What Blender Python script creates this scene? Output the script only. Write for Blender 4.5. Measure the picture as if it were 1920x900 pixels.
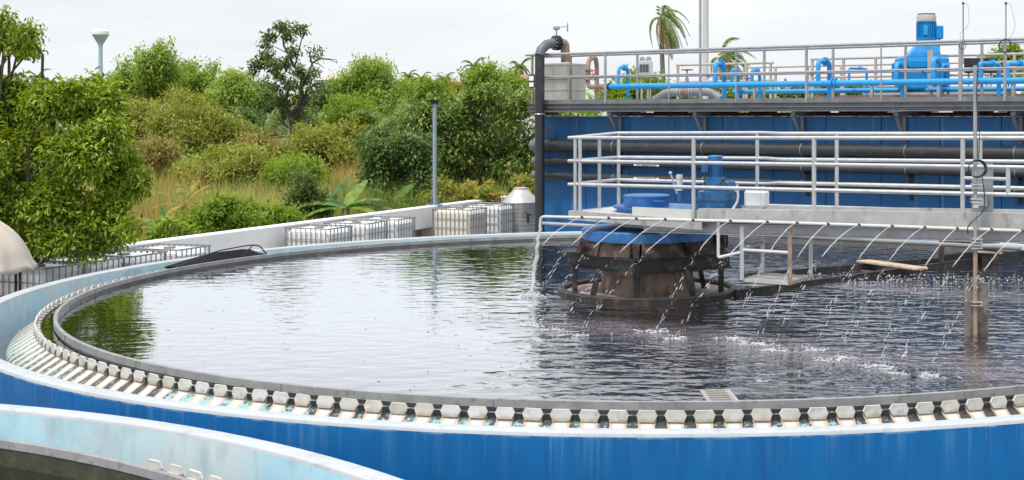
import bpy, math, random
import numpy as np
from mathutils import Vector, Matrix

for o in list(bpy.data.objects):
    bpy.data.objects.remove(o)
SC = bpy.context.scene
COL = SC.collection
random.seed(5)
RNG = np.random.default_rng(11)
PI = math.pi
R = math.radians

# ------------------------------------------------------------------ camera, sky, sun, exposure
F = 2519.0          # focal length in pixels of the 1920 px wide photograph
CX, HY = 1267.0, 215.0
CZ = 4.2            # camera height over the meadow
cam_d = bpy.data.cameras.new('camera')
cam = bpy.data.objects.new('camera', cam_d)
COL.objects.link(cam)
cam.location = (0, 0, CZ)
cam.rotation_euler = (R(90), 0, 0)
cam_d.sensor_width = 36
cam_d.lens = 36 * F / 1920
cam_d.shift_x = (960 - CX) / 1920
cam_d.shift_y = -(450 - HY) / 1920
cam_d.clip_start = 0.1
cam_d.clip_end = 6000
SC.camera = cam

SUN_EL, SUN_AZ = R(62), R(215)       # sun direction: behind the camera, to the left
world = bpy.data.worlds.new('World')
SC.world = world
world.use_nodes = True
wn, wl = world.node_tree.nodes, world.node_tree.links
bg = wn['Background']
bg.inputs['Strength'].default_value = 0.1
sky = wn.new('ShaderNodeTexSky')
sky.sky_type = 'NISHITA'
sky.sun_disc = False
sky.sun_elevation = SUN_EL
sky.sun_rotation = SUN_AZ
tc = wn.new('ShaderNodeTexCoord')
sep = wn.new('ShaderNodeSeparateXYZ')
wl.new(tc.outputs['Generated'], sep.inputs[0])
mp = wn.new('ShaderNodeMapping')
mp.inputs['Scale'].default_value = (2.2, 2.2, 11)
wl.new(tc.outputs['Generated'], mp.inputs[0])
cn = wn.new('ShaderNodeTexNoise')
cn.inputs['Scale'].default_value = 1.6
cn.inputs['Detail'].default_value = 5
cn.inputs['Roughness'].default_value = 0.55
wl.new(mp.outputs[0], cn.inputs['Vector'])
gr = wn.new('ShaderNodeMapRange')            # overcast sky: brighter towards the zenith
gr.inputs[1].default_value = 0.0
gr.inputs[2].default_value = 1.0
gr.inputs[3].default_value = 8.7
gr.inputs[4].default_value = 14.0
wl.new(sep.outputs['Z'], gr.inputs[0])
cr = wn.new('ShaderNodeMapRange')
cr.inputs[1].default_value = 0.35
cr.inputs[2].default_value = 0.68
cr.inputs[3].default_value = 0.92
cr.inputs[4].default_value = 1.08
wl.new(cn.outputs['Fac'], cr.inputs[0])
mu = wn.new('ShaderNodeMath')
mu.operation = 'MULTIPLY'
wl.new(gr.outputs[0], mu.inputs[0])
wl.new(cr.outputs[0], mu.inputs[1])
tint = wn.new('ShaderNodeMixRGB')
tint.blend_type = 'MULTIPLY'
tint.inputs[0].default_value = 1
tint.inputs[1].default_value = (0.97, 1.0, 1.04, 1)
wl.new(mu.outputs[0], tint.inputs[2])
mixs = wn.new('ShaderNodeMixRGB')
mixs.inputs[0].default_value = 0.94
wl.new(sky.outputs[0], mixs.inputs[1])
wl.new(tint.outputs[0], mixs.inputs[2])
wl.new(mixs.outputs[0], bg.inputs['Color'])

sun_d = bpy.data.lights.new('sun', 'SUN')
sun_d.energy = 2.8
sun_d.angle = R(11)
sun_d.color = (1, 0.96, 0.9)
sun = bpy.data.objects.new('sun', sun_d)
COL.objects.link(sun)
sdir = Vector((math.sin(SUN_AZ) * math.cos(SUN_EL), math.cos(SUN_AZ) * math.cos(SUN_EL), math.sin(SUN_EL)))
sun.rotation_euler = sdir.to_track_quat('Z', 'Y').to_euler()
sun.location = sdir * 60
vs = SC.view_settings
vs.view_transform = 'Standard'
vs.look = 'None'
vs.exposure = 0.12
vs.gamma = 1
vs.use_curve_mapping = False
SC.render.engine = 'CYCLES'

# ------------------------------------------------------------------ helpers: places
def at(x, y, Y):
    """point seen at photo pixel (x, y) at distance Y"""
    return Vector(((x - CX) * Y / F, Y, CZ - (y - HY) * Y / F))

def on(x, y, z):
    """point seen at photo pixel (x, y) on the level plane z"""
    return at(x, y, F * (CZ - z) / (y - HY))

class Frame:
    """vertical plane system: origin a, direction d along, n = behind"""
    def __init__(s, a, d):
        s.a = Vector((a[0], a[1], 0)); s.d = Vector((d[0], d[1], 0)).normalized()
        s.n = Vector((-s.d.y, s.d.x, 0))
    def s_of(s, x, t=0):
        A = s.a + s.n * t; q = (x - CX) / F
        return (q * A.y - A.x) / (s.d.x - q * s.d.y)
    def px(s, x, y, t=0):
        P = s.a + s.n * t + s.d * s.s_of(x, t)
        return Vector((P.x, P.y, CZ - (y - HY) * P.y / F))
    def g(s, a, t, z):
        P = s.a + s.d * a + s.n * t
        return Vector((P.x, P.y, z))
    def at_z(s, x, t, z):
        P = s.px(x, HY, t); P.z = z
        return P

# ------------------------------------------------------------------ helpers: meshes
ORG = {}
def thing(name, label, cat, loc=(0, 0, 0), group=None):
    o = bpy.data.objects.new(name, None)
    COL.objects.link(o)
    o.location = loc
    o.empty_display_size = 0.2
    o['label'] = label; o['category'] = cat
    if group: o['group'] = group
    ORG[o] = Vector(loc)
    return o

def tag(o, label, cat, group=None):
    o['label'] = label; o['category'] = cat
    if group: o['group'] = group
    return o

def link_mesh(name, me, parent, loc=None):
    o = bpy.data.objects.new(name, me)
    COL.objects.link(o)
    if parent is not None:
        o.parent = parent
        ORG[o] = ORG[parent]
    else:
        o.location = loc or (0, 0, 0)
        ORG[o] = Vector(loc or (0, 0, 0))
    return o

class MB:
    def __init__(s):
        s.v = []; s.f = []; s.m = []
    def add(s, vs_, fs, mi=0):
        k = len(s.v)
        s.v.extend([tuple(p) for p in vs_])
        for f in fs:
            s.f.append([i + k for i in f]); s.m.append(mi)
        return s
    def box(s, c, size, ax=None, mi=0, taper=1.0):
        c = Vector(c)
        X, Y_, Z = ax if ax else (Vector((1, 0, 0)), Vector((0, 1, 0)), Vector((0, 0, 1)))
        hx, hy, hz = size[0] / 2, size[1] / 2, size[2] / 2
        vs_ = []
        for k in (-1, 1):
            tp = taper if k > 0 else 1.0
            for (i, j) in ((-1, -1), (1, -1), (1, 1), (-1, 1)):
                vs_.append(c + X * (i * hx * tp) + Y_ * (j * hy * tp) + Z * (k * hz))
        s.add(vs_, [(3, 2, 1, 0), (4, 5, 6, 7), (0, 1, 5, 4), (1, 2, 6, 5), (2, 3, 7, 6), (3, 0, 4, 7)], mi)
        return s
    def cbox(s, c, size, ax=None, ch=0.02, mi=0):
        """box with chamfered edges"""
        c = Vector(c)
        A = ax if ax else (Vector((1, 0, 0)), Vector((0, 1, 0)), Vector((0, 0, 1)))
        h = [size[0] / 2, size[1] / 2, size[2] / 2]
        ch = min(ch, min(h) * 0.8)
        idx = {}; vs_ = []
        for sx in (-1, 1):
            for sy in (-1, 1):
                for sz in (-1, 1):
                    for k in range(3):
                        e = [sx * (h[0] - ch), sy * (h[1] - ch), sz * (h[2] - ch)]
                        e[k] = (sx, sy, sz)[k] * h[k]
                        idx[(sx, sy, sz, k)] = len(vs_)
                        vs_.append(c + A[0] * e[0] + A[1] * e[1] + A[2] * e[2])
        fs = []
        def face(keys):
            pts = [vs_[idx[q]] for q in keys]
            n = (pts[1] - pts[0]).cross(pts[2] - pts[0])
            ctr = sum(pts, Vector()) / len(pts) - c
            ks = [idx[q] for q in keys]
            fs.append(ks if n.dot(ctr) > 0 else ks[::-1])
        for k in range(3):
            a, b = [i for i in range(3) if i != k]
            for sg in (-1, 1):
                q = []
                for (u, w) in ((-1, -1), (1, -1), (1, 1), (-1, 1)):
                    t = [0, 0, 0]; t[k] = sg; t[a] = u; t[b] = w
                    q.append((t[0], t[1], t[2], k))
                face(q)
            for u in (-1, 1):
                for w in (-1, 1):
                    t0 = [0, 0, 0]; t0[a] = u; t0[b] = w
                    q = []
                    for (sg, kk) in ((-1, a), (1, a), (1, b), (-1, b)):
                        t = list(t0); t[k] = sg
                        q.append((t[0], t[1], t[2], kk))
                    face(q)
        for sx in (-1, 1):
            for sy in (-1, 1):
                for sz in (-1, 1):
                    face([(sx, sy, sz, 0), (sx, sy, sz, 1), (sx, sy, sz, 2)])
        s.add(vs_, fs, mi)
        return s
    def bar(s, p0, p1, w, h, up=(0, 0, 1), mi=0, ch=0):
        p0, p1 = Vector(p0), Vector(p1)
        X = (p1 - p0); L = X.length; X.normalize()
        Yv = Vector(up).cross(X)
        if Yv.length < 1e-4: Yv = Vector((1, 0, 0)).cross(X)
        Yv.normalize(); Zv = X.cross(Yv)
        if ch: return s.cbox((p0 + p1) / 2, (L, w, h), (X, Yv, Zv), ch, mi)
        return s.box((p0 + p1) / 2, (L, w, h), (X, Yv, Zv), mi)
    def ibeam(s, p0, p1, w, h, tk=0.02, mi=0):
        """channel/I section: two flanges and a web"""
        p0, p1 = Vector(p0), Vector(p1)
        dz = Vector((0, 0, h / 2 - tk / 2))
        s.bar(p0 + dz, p1 + dz, w, tk, mi=mi); s.bar(p0 - dz, p1 - dz, w, tk, mi=mi)
        s.bar(p0, p1, tk, h - 2 * tk - 0.002, mi=mi)
        return s
    def tube(s, pts, r, n=10, caps=True, mi=0, closed=False):
        pts = [Vector(p) for p in pts]; m = len(pts)
        rs = r if isinstance(r, (list, tuple)) else [r] * m
        T = []
        for i in range(m):
            if closed: t = pts[(i + 1) % m] - pts[i - 1]
            else: t = pts[min(i + 1, m - 1)] - pts[max(i - 1, 0)]
            if t.length < 1e-9: t = T[-1] if T else Vector((0, 0, 1))
            T.append(t.normalized())
        ref = Vector((0, 0, 1)) if abs(T[0].z) < 0.9 else Vector((1, 0, 0))
        u = ref.cross(T[0]).normalized()
        vs_ = []
        for i in range(m):
            u = (u - T[i] * u.dot(T[i]))
            if u.length < 1e-6: u = Vector((1, 0, 0)).cross(T[i])
            u.normalize(); w = T[i].cross(u)
            for k in range(n):
                a = 2 * PI * k / n
                vs_.append(pts[i] + (u * math.cos(a) + w * math.sin(a)) * rs[i])
        fs = []
        for i in range(m if closed else m - 1):
            j = (i + 1) % m
            for k in range(n):
                k2 = (k + 1) % n
                fs.append((i * n + k, i * n + k2, j * n + k2, j * n + k))
        if caps and not closed:
            fs.append(tuple(range(n - 1, -1, -1))); fs.append(tuple((m - 1) * n + k for k in range(n)))
        s.add(vs_, fs, mi)
        return s
    def lathe(s, c, prof, n=32, mis=None, a0=0, a1=2 * PI, closed_prof=False):
        """revolve (r, z) about the vertical axis through c (x, y); z absolute"""
        full = abs(a1 - a0 - 2 * PI) < 1e-6
        m = n if full else n + 1
        P = len(prof)
        vs_ = []
        for i in range(m):
            a = a0 + (a1 - a0) * i / n
            for (r, z) in prof:
                vs_.append((c[0] + max(r, 1e-4) * math.cos(a), c[1] + max(r, 1e-4) * math.sin(a), z))
        for j in range(P if closed_prof else P - 1):
            j2 = (j + 1) % P
            fs = []
            for i in range(n):
                i2 = (i + 1) % m
                fs.append((i * P + j, i2 * P + j, i2 * P + j2, i * P + j2))
            base = vs_ if j == 0 else []
            if j == 0: k0 = len(s.v); s.v.extend(vs_)
            for f in fs:
                s.f.append([q + k0 for q in f]); s.m.append(mis[j] if mis else 0)
        return s
    def prism(s, poly, z0, z1, mi=0):
        n = len(poly)
        vs_ = [(p[0], p[1], z0) for p in poly] + [(p[0], p[1], z1) for p in poly]
        fs = [tuple(range(n - 1, -1, -1)), tuple(range(n, 2 * n))]
        for i in range(n):
            j = (i + 1) % n
            fs.append((i, j, n + j, n + i))
        s.add(vs_, fs, mi)
        return s
    def ball(s, c, r, n=10, sz=1.0, mi=0):
        prof = [(r * math.sin(PI * k / 6), c[2] + r * sz * -math.cos(PI * k / 6)) for k in range(7)]
        return s.lathe((c[0], c[1]), prof, n, [mi] * 6)
    def build(s, name, mats, parent=None, loc=None, smooth=True, ang=32):
        org = ORG[parent] if parent is not None else Vector(loc or (0, 0, 0))
        me = bpy.data.meshes.new(name)
        me.from_pydata([(p[0] - org.x, p[1] - org.y, p[2] - org.z) for p in s.v], [], s.f)
        mats = mats if isinstance(mats, (list, tuple)) else [mats]
        for m in mats: me.materials.append(m)
        if len(mats) > 1: me.polygons.foreach_set('material_index', s.m)
        if smooth:
            me.polygons.foreach_set('use_smooth', [True] * len(me.polygons))
            me.set_sharp_from_angle(angle=R(ang))
        me.update()
        return link_mesh(name, me, parent, loc)

def copy_tree(o, parent=None):
    c = o.copy(); COL.objects.link(c); c.parent = parent
    ORG[c] = ORG[o]
    for ch in list(o.children): copy_tree(ch, c)
    return c

def arc_pts(c, u, v, r, a0, a1, n=8):
    c, u, v = Vector(c), Vector(u), Vector(v)
    return [c + u * (r * math.cos(a0 + (a1 - a0) * i / n)) + v * (r * math.sin(a0 + (a1 - a0) * i / n)) for i in range(n + 1)]

def fillet(pts, r, n=5):
    """round the inner corners of a polyline"""
    pts = [Vector(p) for p in pts]; out = [pts[0]]
    for i in range(1, len(pts) - 1):
        a, b, c = pts[i - 1], pts[i], pts[i + 1]
        rr = min(r, (a - b).length * 0.48, (c - b).length * 0.48)
        p, q = b + (a - b).normalized() * rr, b + (c - b).normalized() * rr
        for k in range(n + 1):
            t = k / n
            out.append(p * (1 - t) ** 2 + b * 2 * t * (1 - t) + q * t * t)
    out.append(pts[-1])
    return out

# ------------------------------------------------------------------ helpers: materials
def nodes_of(name):
    m = bpy.data.materials.new(name); m.use_nodes = True
    nt = m.node_tree
    return m, nt.nodes, nt.links, nt.nodes['Principled BSDF']

def N(nd, t, **kw):
    n = nd.new(t)
    for k, v in kw.items(): setattr(n, k, v)
    return n

def noise_node(nd, ln, scale, detail=4, rough=0.55, stretch=None, space='pos', off=0.0):
    if space == 'pos':
        g = nd.new('ShaderNodeNewGeometry').outputs['Position']
    else:
        g = nd.new('ShaderNodeTexCoord').outputs['Object']
    m = nd.new('ShaderNodeMapping')
    m.inputs['Scale'].default_value = stretch or (1, 1, 1)
    m.inputs['Location'].default_value = (off, off * 0.7, off * 1.3)
    ln.new(g, m.inputs[0])
    n = nd.new('ShaderNodeTexNoise')
    n.inputs['Scale'].default_value = scale
    n.inputs['Detail'].default_value = detail
    n.inputs['Roughness'].default_value = rough
    ln.new(m.outputs[0], n.inputs['Vector'])
    return n.outputs['Fac']

def mrange(nd, ln, src, a, b, c=0.0, d=1.0):
    n = nd.new('ShaderNodeMapRange')
    n.inputs[1].default_value = a; n.inputs[2].default_value = b
    n.inputs[3].default_value = c; n.inputs[4].default_value = d
    ln.new(src, n.inputs[0])
    return n.outputs[0]

def mixc(nd, ln, fac, a, b):
    n = nd.new('ShaderNodeMixRGB')
    for i, q in ((0, fac), (1, a), (2, b)):
        if isinstance(q, (int, float)): n.inputs[i].default_value = q
        elif isinstance(q, tuple): n.inputs[i].default_value = (*q[:3], 1)
        else: ln.new(q, n.inputs[i])
    return n.outputs[0]

def math_n(nd, ln, op, a, b=None):
    n = nd.new('ShaderNodeMath'); n.operation = op
    for i, q in ((0, a), (1, b)):
        if q is None: continue
        if isinstance(q, (int, float)): n.inputs[i].default_value = q
        else: ln.new(q, n.inputs[i])
    return n.outputs[0]

def pmat(name, col, rough=0.6, metal=0.0, var=0.18, scale=4.0, bump=0.0, bscale=30.0, stains=(), spec=0.5):
    """principled with mottled colour; stains = (colour, scale, stretch, lo, hi, amount)"""
    m, nd, ln, p = nodes_of(name)
    nf = noise_node(nd, ln, scale, 5, 0.6)
    k = mrange(nd, ln, nf, 0.3, 0.7, 0, 1)
    c = mixc(nd, ln, k, tuple(q * (1 - var) for q in col), tuple(min(1, q * (1 + var)) for q in col))
    for i, (sc_, ss, st, lo, hi, amt) in enumerate(stains):
        sn = noise_node(nd, ln, ss, 5, 0.6, st, off=3.1 * (i + 1))
        c = mixc(nd, ln, mrange(nd, ln, sn, lo, hi, 0, amt), c, sc_)
    ln.new(c, p.inputs['Base Color'])
    rn = noise_node(nd, ln, scale * 2.3, 3, 0.5, off=9)
    ln.new(mrange(nd, ln, rn, 0.3, 0.7, max(0.02, rough - 0.1), min(1, rough + 0.1)), p.inputs['Roughness'])
    p.inputs['Metallic'].default_value = metal
    p.inputs['Specular IOR Level'].default_value = spec
    if bump:
        b = nd.new('ShaderNodeBump'); b.inputs['Strength'].default_value = 0.6
        b.inputs['Distance'].default_value = bump
        ln.new(noise_node(nd, ln, bscale, 4, 0.6), b.inputs['Height'])
        ln.new(b.outputs[0], p.inputs['Normal'])
    return m

def leafmat(name, c0, c1, c2, trans=0.28, rough=0.5):
    trans = min(0.42, trans * 1.3)
    c0, c1, c2 = [tuple(min(0.8, q * g) for q, g in zip(c, (2.1, 1.9, 1.8))) for c in (c0, c1, c2)]
    m, nd, ln, p = nodes_of(name)
    a = nd.new('ShaderNodeAttribute'); a.attribute_name = 'lc'
    r = nd.new('ShaderNodeValToRGB')
    e = r.color_ramp.elements
    e[0].position = 0.12; e[0].color = (*[q * 0.8 for q in c0], 1)
    e[1].position = 0.97; e[1].color = (*c2, 1)
    q = r.color_ramp.elements.new(0.5); q.color = (*c1, 1)
    ln.new(a.outputs['Fac'], r.inputs[0])
    ln.new(r.outputs[0], p.inputs['Base Color'])
    p.inputs['Roughness'].default_value = rough
    p.inputs['Specular IOR Level'].default_value = 0.35
    t = nd.new('ShaderNodeBsdfTranslucent')
    hs = nd.new('ShaderNodeHueSaturation')
    hs.inputs['Value'].default_value = 1.5; hs.inputs['Saturation'].default_value = 1.1
    ln.new(r.outputs[0], hs.inputs['Color']); ln.new(hs.outputs[0], t.inputs[0])
    mx = nd.new('ShaderNodeMixShader'); mx.inputs[0].default_value = trans
    ln.new(p.outputs[0], mx.inputs[1]); ln.new(t.outputs[0], mx.inputs[2])
    ln.new(mx.outputs[0], nd['Material Output'].inputs[0])
    return m

WHITE = (0.78, 0.79, 0.8)
M = {}
M['tank_blue'] = pmat('tank_blue_paint', (0.0004, 0.092, 0.27), 0.6, var=0.14, spec=0.2, scale=1.2, bump=0.002, bscale=45, stains=(
    ((0.004, 0.125, 0.34), 5, (1, 1, 0.1), 0.48, 0.8, 0.5), ((0.001, 0.052, 0.19), 8, (1, 1, 0.14), 0.52, 0.8, 0.6),
    ((0.4, 0.56, 0.68), 9, (1, 1, 0.035), 0.69, 0.8, 0.5)))
M['tank_inner'] = pmat('tank_light_blue_paint', (0.33, 0.54, 0.65), 0.6, var=0.1, scale=1.6, bump=0.003, bscale=25, stains=(
    ((0.46, 0.53, 0.54), 1.1, (1, 1, 0.7), 0.42, 0.66, 0.85), ((0.24, 0.33, 0.37), 3.2, (1, 1, 0.5), 0.5, 0.7, 0.6),
    ((0.28, 0.33, 0.32), 10, (1, 1, 0.25), 0.56, 0.74, 0.5), ((0.66, 0.66, 0.63), 3.3, (1, 1, 1), 0.7, 0.73, 0.9)))
M['tank_top'] = pmat('tank_rim_paint', (0.43, 0.455, 0.475), 0.65, var=0.08, scale=2, bump=0.004, bscale=20, stains=(
    ((0.36, 0.44, 0.49), 2.2, (1, 1, 1), 0.5, 0.8, 0.7), ((0.25, 0.25, 0.235), 7, (1, 1, 1), 0.56, 0.74, 0.6)))
M['baffle'] = pmat('baffle_grey', (0.26, 0.26, 0.265), 0.6, var=0.2, scale=5, bump=0.002, bscale=60, stains=(
    ((0.13, 0.11, 0.09), 14, (1, 1, 0.8), 0.55, 0.72, 0.7), ((0.42, 0.42, 0.41), 5, (1, 1, 1), 0.6, 0.75, 0.6)))
M['skirt'] = pmat('baffle_wet', (0.11, 0.105, 0.1), 0.35, var=0.3, scale=4, stains=(((0.2, 0.19, 0.18), 8, (1, 1, 1), 0.5, 0.7, 0.6),))
M['algae'] = pmat('baffle_algae', (0.035, 0.038, 0.02), 0.55, var=0.3, scale=5, bump=0.004, bscale=40, stains=(
    ((0.065, 0.08, 0.025), 9, (1, 1, 1), 0.52, 0.7, 0.8), ((0.018, 0.018, 0.014), 16, (1, 1, 1), 0.55, 0.7, 0.8)))
M['tooth'] = pmat('weir_plate', (0.58, 0.575, 0.55), 0.5, var=0.06, scale=9, stains=(((0.45, 0.36, 0.25), 9, (1, 1, 1), 0.5, 0.75, 0.75), ((0.2, 0.18, 0.15), 22, (1, 1, 1), 0.6, 0.75, 0.6),))
def dirty_plates():
    m = M['tooth']; nd, ln = m.node_tree.nodes, m.node_tree.links; p = nd['Principled BSDF']
    old = p.inputs['Base Color'].links[0].from_socket
    r = nd.new('ShaderNodeObjectInfo').outputs['Random']
    c = mixc(nd, ln, mrange(nd, ln, r, 0.25, 1.0, 0.0, 0.38), old, (0.4, 0.34, 0.25))
    sp = nd.new('ShaderNodeSeparateXYZ'); ln.new(nd.new('ShaderNodeTexCoord').outputs['Object'], sp.inputs[0])
    lowz = mrange(nd, ln, math_n(nd, ln, 'ADD', sp.outputs[2], math_n(nd, ln, 'MULTIPLY', math_n(nd, ln, 'SUBTRACT', noise_node(nd, ln, 14, 4, 0.6), 0.5), 0.09)), -0.05, -0.015, 0.75, 0)
    c = mixc(nd, ln, lowz, c, (0.3, 0.22, 0.14))
    ln.new(c, p.inputs['Base Color'])
dirty_plates()
M['galv'] = pmat('galvanised_steel', (0.54, 0.545, 0.55), 0.38, 0.55, var=0.12, scale=6, stains=(((0.42, 0.42, 0.41), 9, (1, 1, 1), 0.55, 0.75, 0.5),))
M['galv_dull'] = pmat('weathered_steel', (0.36, 0.37, 0.385), 0.5, 0.45, var=0.15, scale=5, stains=(((0.2, 0.17, 0.14), 7, (1, 1, 1), 0.6, 0.75, 0.6),))
M['grey_steel'] = pmat('dark_grey_steel', (0.17, 0.18, 0.195), 0.5, 0.2, var=0.2, scale=4, bump=0.002, stains=(
    ((0.4, 0.4, 0.4), 5, (1, 1, 1), 0.62, 0.75, 0.5), ((0.16, 0.1, 0.06), 9, (1, 1, 1), 0.66, 0.8, 0.6)))
M['grey_paint'] = pmat('grey_painted_steel', (0.37, 0.37, 0.365), 0.55, 0.0, var=0.12, scale=3, stains=(
    ((0.5, 0.5, 0.485), 4, (1, 1, 1), 0.55, 0.7, 0.7), ((0.2, 0.15, 0.11), 7, (1, 1, 0.5), 0.56, 0.7, 0.7)))
M['white_paint'] = pmat('white_paint', (0.54, 0.54, 0.525), 0.5, var=0.06, scale=5, stains=(((0.45, 0.36, 0.27), 7, (1, 1, 1), 0.64, 0.8, 0.6),))
M['hull_white'] = pmat('parapet_white', (0.8, 0.8, 0.8), 0.7, var=0.05, scale=1.2, bump=0.003, bscale=15, stains=(((0.55, 0.52, 0.48), 2.4, (1, 1, 0.6), 0.58, 0.8, 0.6),
    ((0.33, 0.31, 0.29), 8, (1, 1, 1), 0.66, 0.8, 0.5)))
M['black_pipe'] = pmat('black_plastic_pipe', (0.026, 0.028, 0.032), 0.42, var=0.2, scale=3, stains=(((0.12, 0.12, 0.12), 4, (1, 1, 1), 0.58, 0.8, 0.5),))
M['slate'] = pmat('slate_pipe_elbow', (0.11, 0.125, 0.15), 0.45, var=0.15, scale=5)
M['far_blue'] = pmat('digester_blue_paint', (0.0006, 0.1, 0.285), 0.5, var=0.15, scale=1, stains=(
    ((0.01, 0.11, 0.36), 2.2, (1, 1, 0.12), 0.5, 0.75, 0.7), ((0.003, 0.04, 0.15), 1.3, (1, 1, 0.2), 0.55, 0.8, 0.7),
    ((0.3, 0.4, 0.47), 5.5, (1, 1, 0.03), 0.62, 0.76, 0.5)))
M['sky_blue'] = pmat('bright_blue_paint', (0.022, 0.30, 0.68), 0.38, var=0.1, scale=5, stains=(((0.2, 0.33, 0.42), 6, (1, 1, 1), 0.64, 0.78, 0.5),))
M['motor_blue'] = pmat('motor_blue_paint', (0.004, 0.23, 0.55), 0.36, var=0.12, scale=4, stains=(((0.02, 0.1, 0.28), 6, (1, 1, 1), 0.6, 0.78, 0.6),))
M['drive_blue'] = pmat('drive_blue_paint', (0.02, 0.13, 0.37), 0.4, var=0.2, scale=5, stains=(
    ((0.1, 0.25, 0.45), 5, (1, 1, 1), 0.5, 0.75, 0.7), ((0.32, 0.055, 0.05), 3.6, (1, 1, 1.6), 0.655, 0.7, 0.8), ((0.05, 0.045, 0.05), 9, (1, 1, 1), 0.64, 0.75, 0.8)))
M['gear_blue'] = pmat('gearmotor_blue_paint', (0.02, 0.12, 0.3), 0.3, var=0.3, scale=7, stains=(
    ((0.03, 0.035, 0.05), 9, (1, 1, 1), 0.52, 0.7, 0.75), ((0.2, 0.33, 0.45), 11, (1, 1, 1), 0.6, 0.75, 0.5)))
M['rust'] = pmat('rusted_steel', (0.05, 0.028, 0.021), 0.75, 0.1, var=0.35, scale=5, bump=0.006, bscale=25, stains=(
    ((0.17, 0.1, 0.075), 7, (1, 1, 1), 0.52, 0.66, 0.8), ((0.014, 0.012, 0.012), 4.5, (1, 1, 1), 0.47, 0.6, 0.9)))
M['rust_dark'] = pmat('black_rusted_steel', (0.022, 0.02, 0.019), 0.6, 0.15, var=0.35, scale=5, bump=0.004, bscale=25, stains=(
    ((0.1, 0.062, 0.047), 5, (1, 1, 1), 0.53, 0.66, 0.8), ((0.22, 0.21, 0.19), 10, (1, 1, 1), 0.62, 0.74, 0.55)))
M['rust_brown'] = pmat('brown_rusted_pipe', (0.28, 0.2, 0.15), 0.7, 0.0, var=0.25, scale=5, stains=(((0.42, 0.38, 0.34), 6, (1, 1, 1), 0.5, 0.7, 0.7), ((0.12, 0.08, 0.06), 8, (1, 1, 1), 0.6, 0.75, 0.7)))
M['brown_slab'] = pmat('brown_concrete', (0.24, 0.155, 0.115), 0.8, var=0.25, scale=3, bump=0.01, stains=(((0.08, 0.06, 0.05), 2.5, (1, 1, 1), 0.55, 0.7, 0.9),))
M['taupe'] = pmat('taupe_paint', (0.42, 0.37, 0.33), 0.6, var=0.12, scale=3)
M['tan'] = pmat('tan_concrete', (0.22, 0.16, 0.125), 0.75, var=0.2, scale=3, bump=0.006, bscale=20, stains=(
    ((0.045, 0.034, 0.028), 3.5, (1, 1, 0.6), 0.46, 0.62, 0.9), ((0.36, 0.29, 0.24), 6, (1, 1, 0.6), 0.56, 0.7, 0.7)))
M['steel'] = pmat('stainless_steel', (0.5, 0.49, 0.47), 0.36, 0.7, var=0.12, scale=2.2, stains=(((0.36, 0.34, 0.31), 3, (1, 1, 0.4), 0.5, 0.75, 0.7),))
M['plastic'] = pmat('milky_plastic', (0.74, 0.75, 0.75), 0.45, var=0.07, scale=2, stains=(((0.55, 0.56, 0.58), 1.8, (1, 1, 0.8), 0.5, 0.75, 0.6),))
M['plastic_y'] = pmat('yellowed_plastic', (0.7, 0.66, 0.56), 0.45, var=0.07, scale=2, stains=(((0.55, 0.42, 0.28), 3, (1, 1, 0.3), 0.6, 0.78, 0.6),))
M['cage'] = pmat('cage_steel', (0.24, 0.245, 0.255), 0.45, 0.5, var=0.2, scale=6, stains=(((0.2, 0.1, 0.06), 6, (1, 1, 1), 0.65, 0.78, 0.7),))
M['pallet'] = pmat('pallet_grey', (0.2, 0.19, 0.18), 0.7)
M['canvas'] = pmat('beige_canvas', (0.5, 0.44, 0.37), 0.85, var=0.07, scale=2, bump=0.004, bscale=14, stains=(((0.4, 0.34, 0.28), 2, (1, 1, 1), 0.58, 0.8, 0.5),))
M['wood'] = pmat('weathered_plank', (0.48, 0.35, 0.27), 0.75, var=0.18, scale=4, stains=(((0.25, 0.2, 0.17), 6, (3, 1, 1), 0.55, 0.72, 0.7), ((0.6, 0.52, 0.45), 9, (3, 1, 1), 0.6, 0.75, 0.6)))
M['red'] = pmat('red_handwheel', (0.32, 0.035, 0.035), 0.5)
M['black'] = pmat('black_rubber', (0.018, 0.018, 0.02), 0.55)
M['tray'] = pmat('black_scum_tray', (0.014, 0.014, 0.015), 0.8, var=0.3, spec=0.1)
M['lampgrey'] = pmat('blue_grey_post', (0.26, 0.31, 0.38), 0.5, var=0.08)
M['concrete'] = pmat('concrete', (0.36, 0.35, 0.33), 0.85, var=0.15, scale=2, bump=0.006, bscale=15, stains=(((0.2, 0.19, 0.17), 1.6, (1, 1, 1), 0.5, 0.75, 0.7),))
M['beige_conc'] = pmat('beige_concrete', (0.52, 0.47, 0.42), 0.85, var=0.12)
M['bark'] = pmat('bark', (0.09, 0.075, 0.06), 0.9, var=0.3, scale=8, bump=0.01, bscale=20)
M['bark_dark'] = pmat('dark_bark', (0.05, 0.042, 0.038), 0.9, var=0.3, scale=6, bump=0.01)
M['palm_bark'] = pmat('palm_bark', (0.16, 0.14, 0.12), 0.9, var=0.25, scale=8, bump=0.02, bscale=8)
M['roof_tile'] = pmat('terracotta_roof', (0.36, 0.15, 0.1), 0.8, var=0.15, scale=1)
M['roof_beige'] = pmat('beige_roof', (0.5, 0.44, 0.38), 0.8, var=0.1, scale=1)
M['house_white'] = pmat('house_white', (0.7, 0.7, 0.69), 0.8, var=0.06, scale=0.6)
M['house_pane'] = pmat('house_window', (0.06, 0.075, 0.09), 0.2)
M['tower'] = pmat('tower_blue_grey', (0.4, 0.52, 0.6), 0.7, var=0.08, scale=0.4, stains=(((0.42, 0.5, 0.53), 0.5, (1, 1, 0.3), 0.5, 0.7, 0.6),))
M['tower_top'] = pmat('tower_pale_dome', (0.66, 0.68, 0.66), 0.7, var=0.05, scale=0.4)
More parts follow.
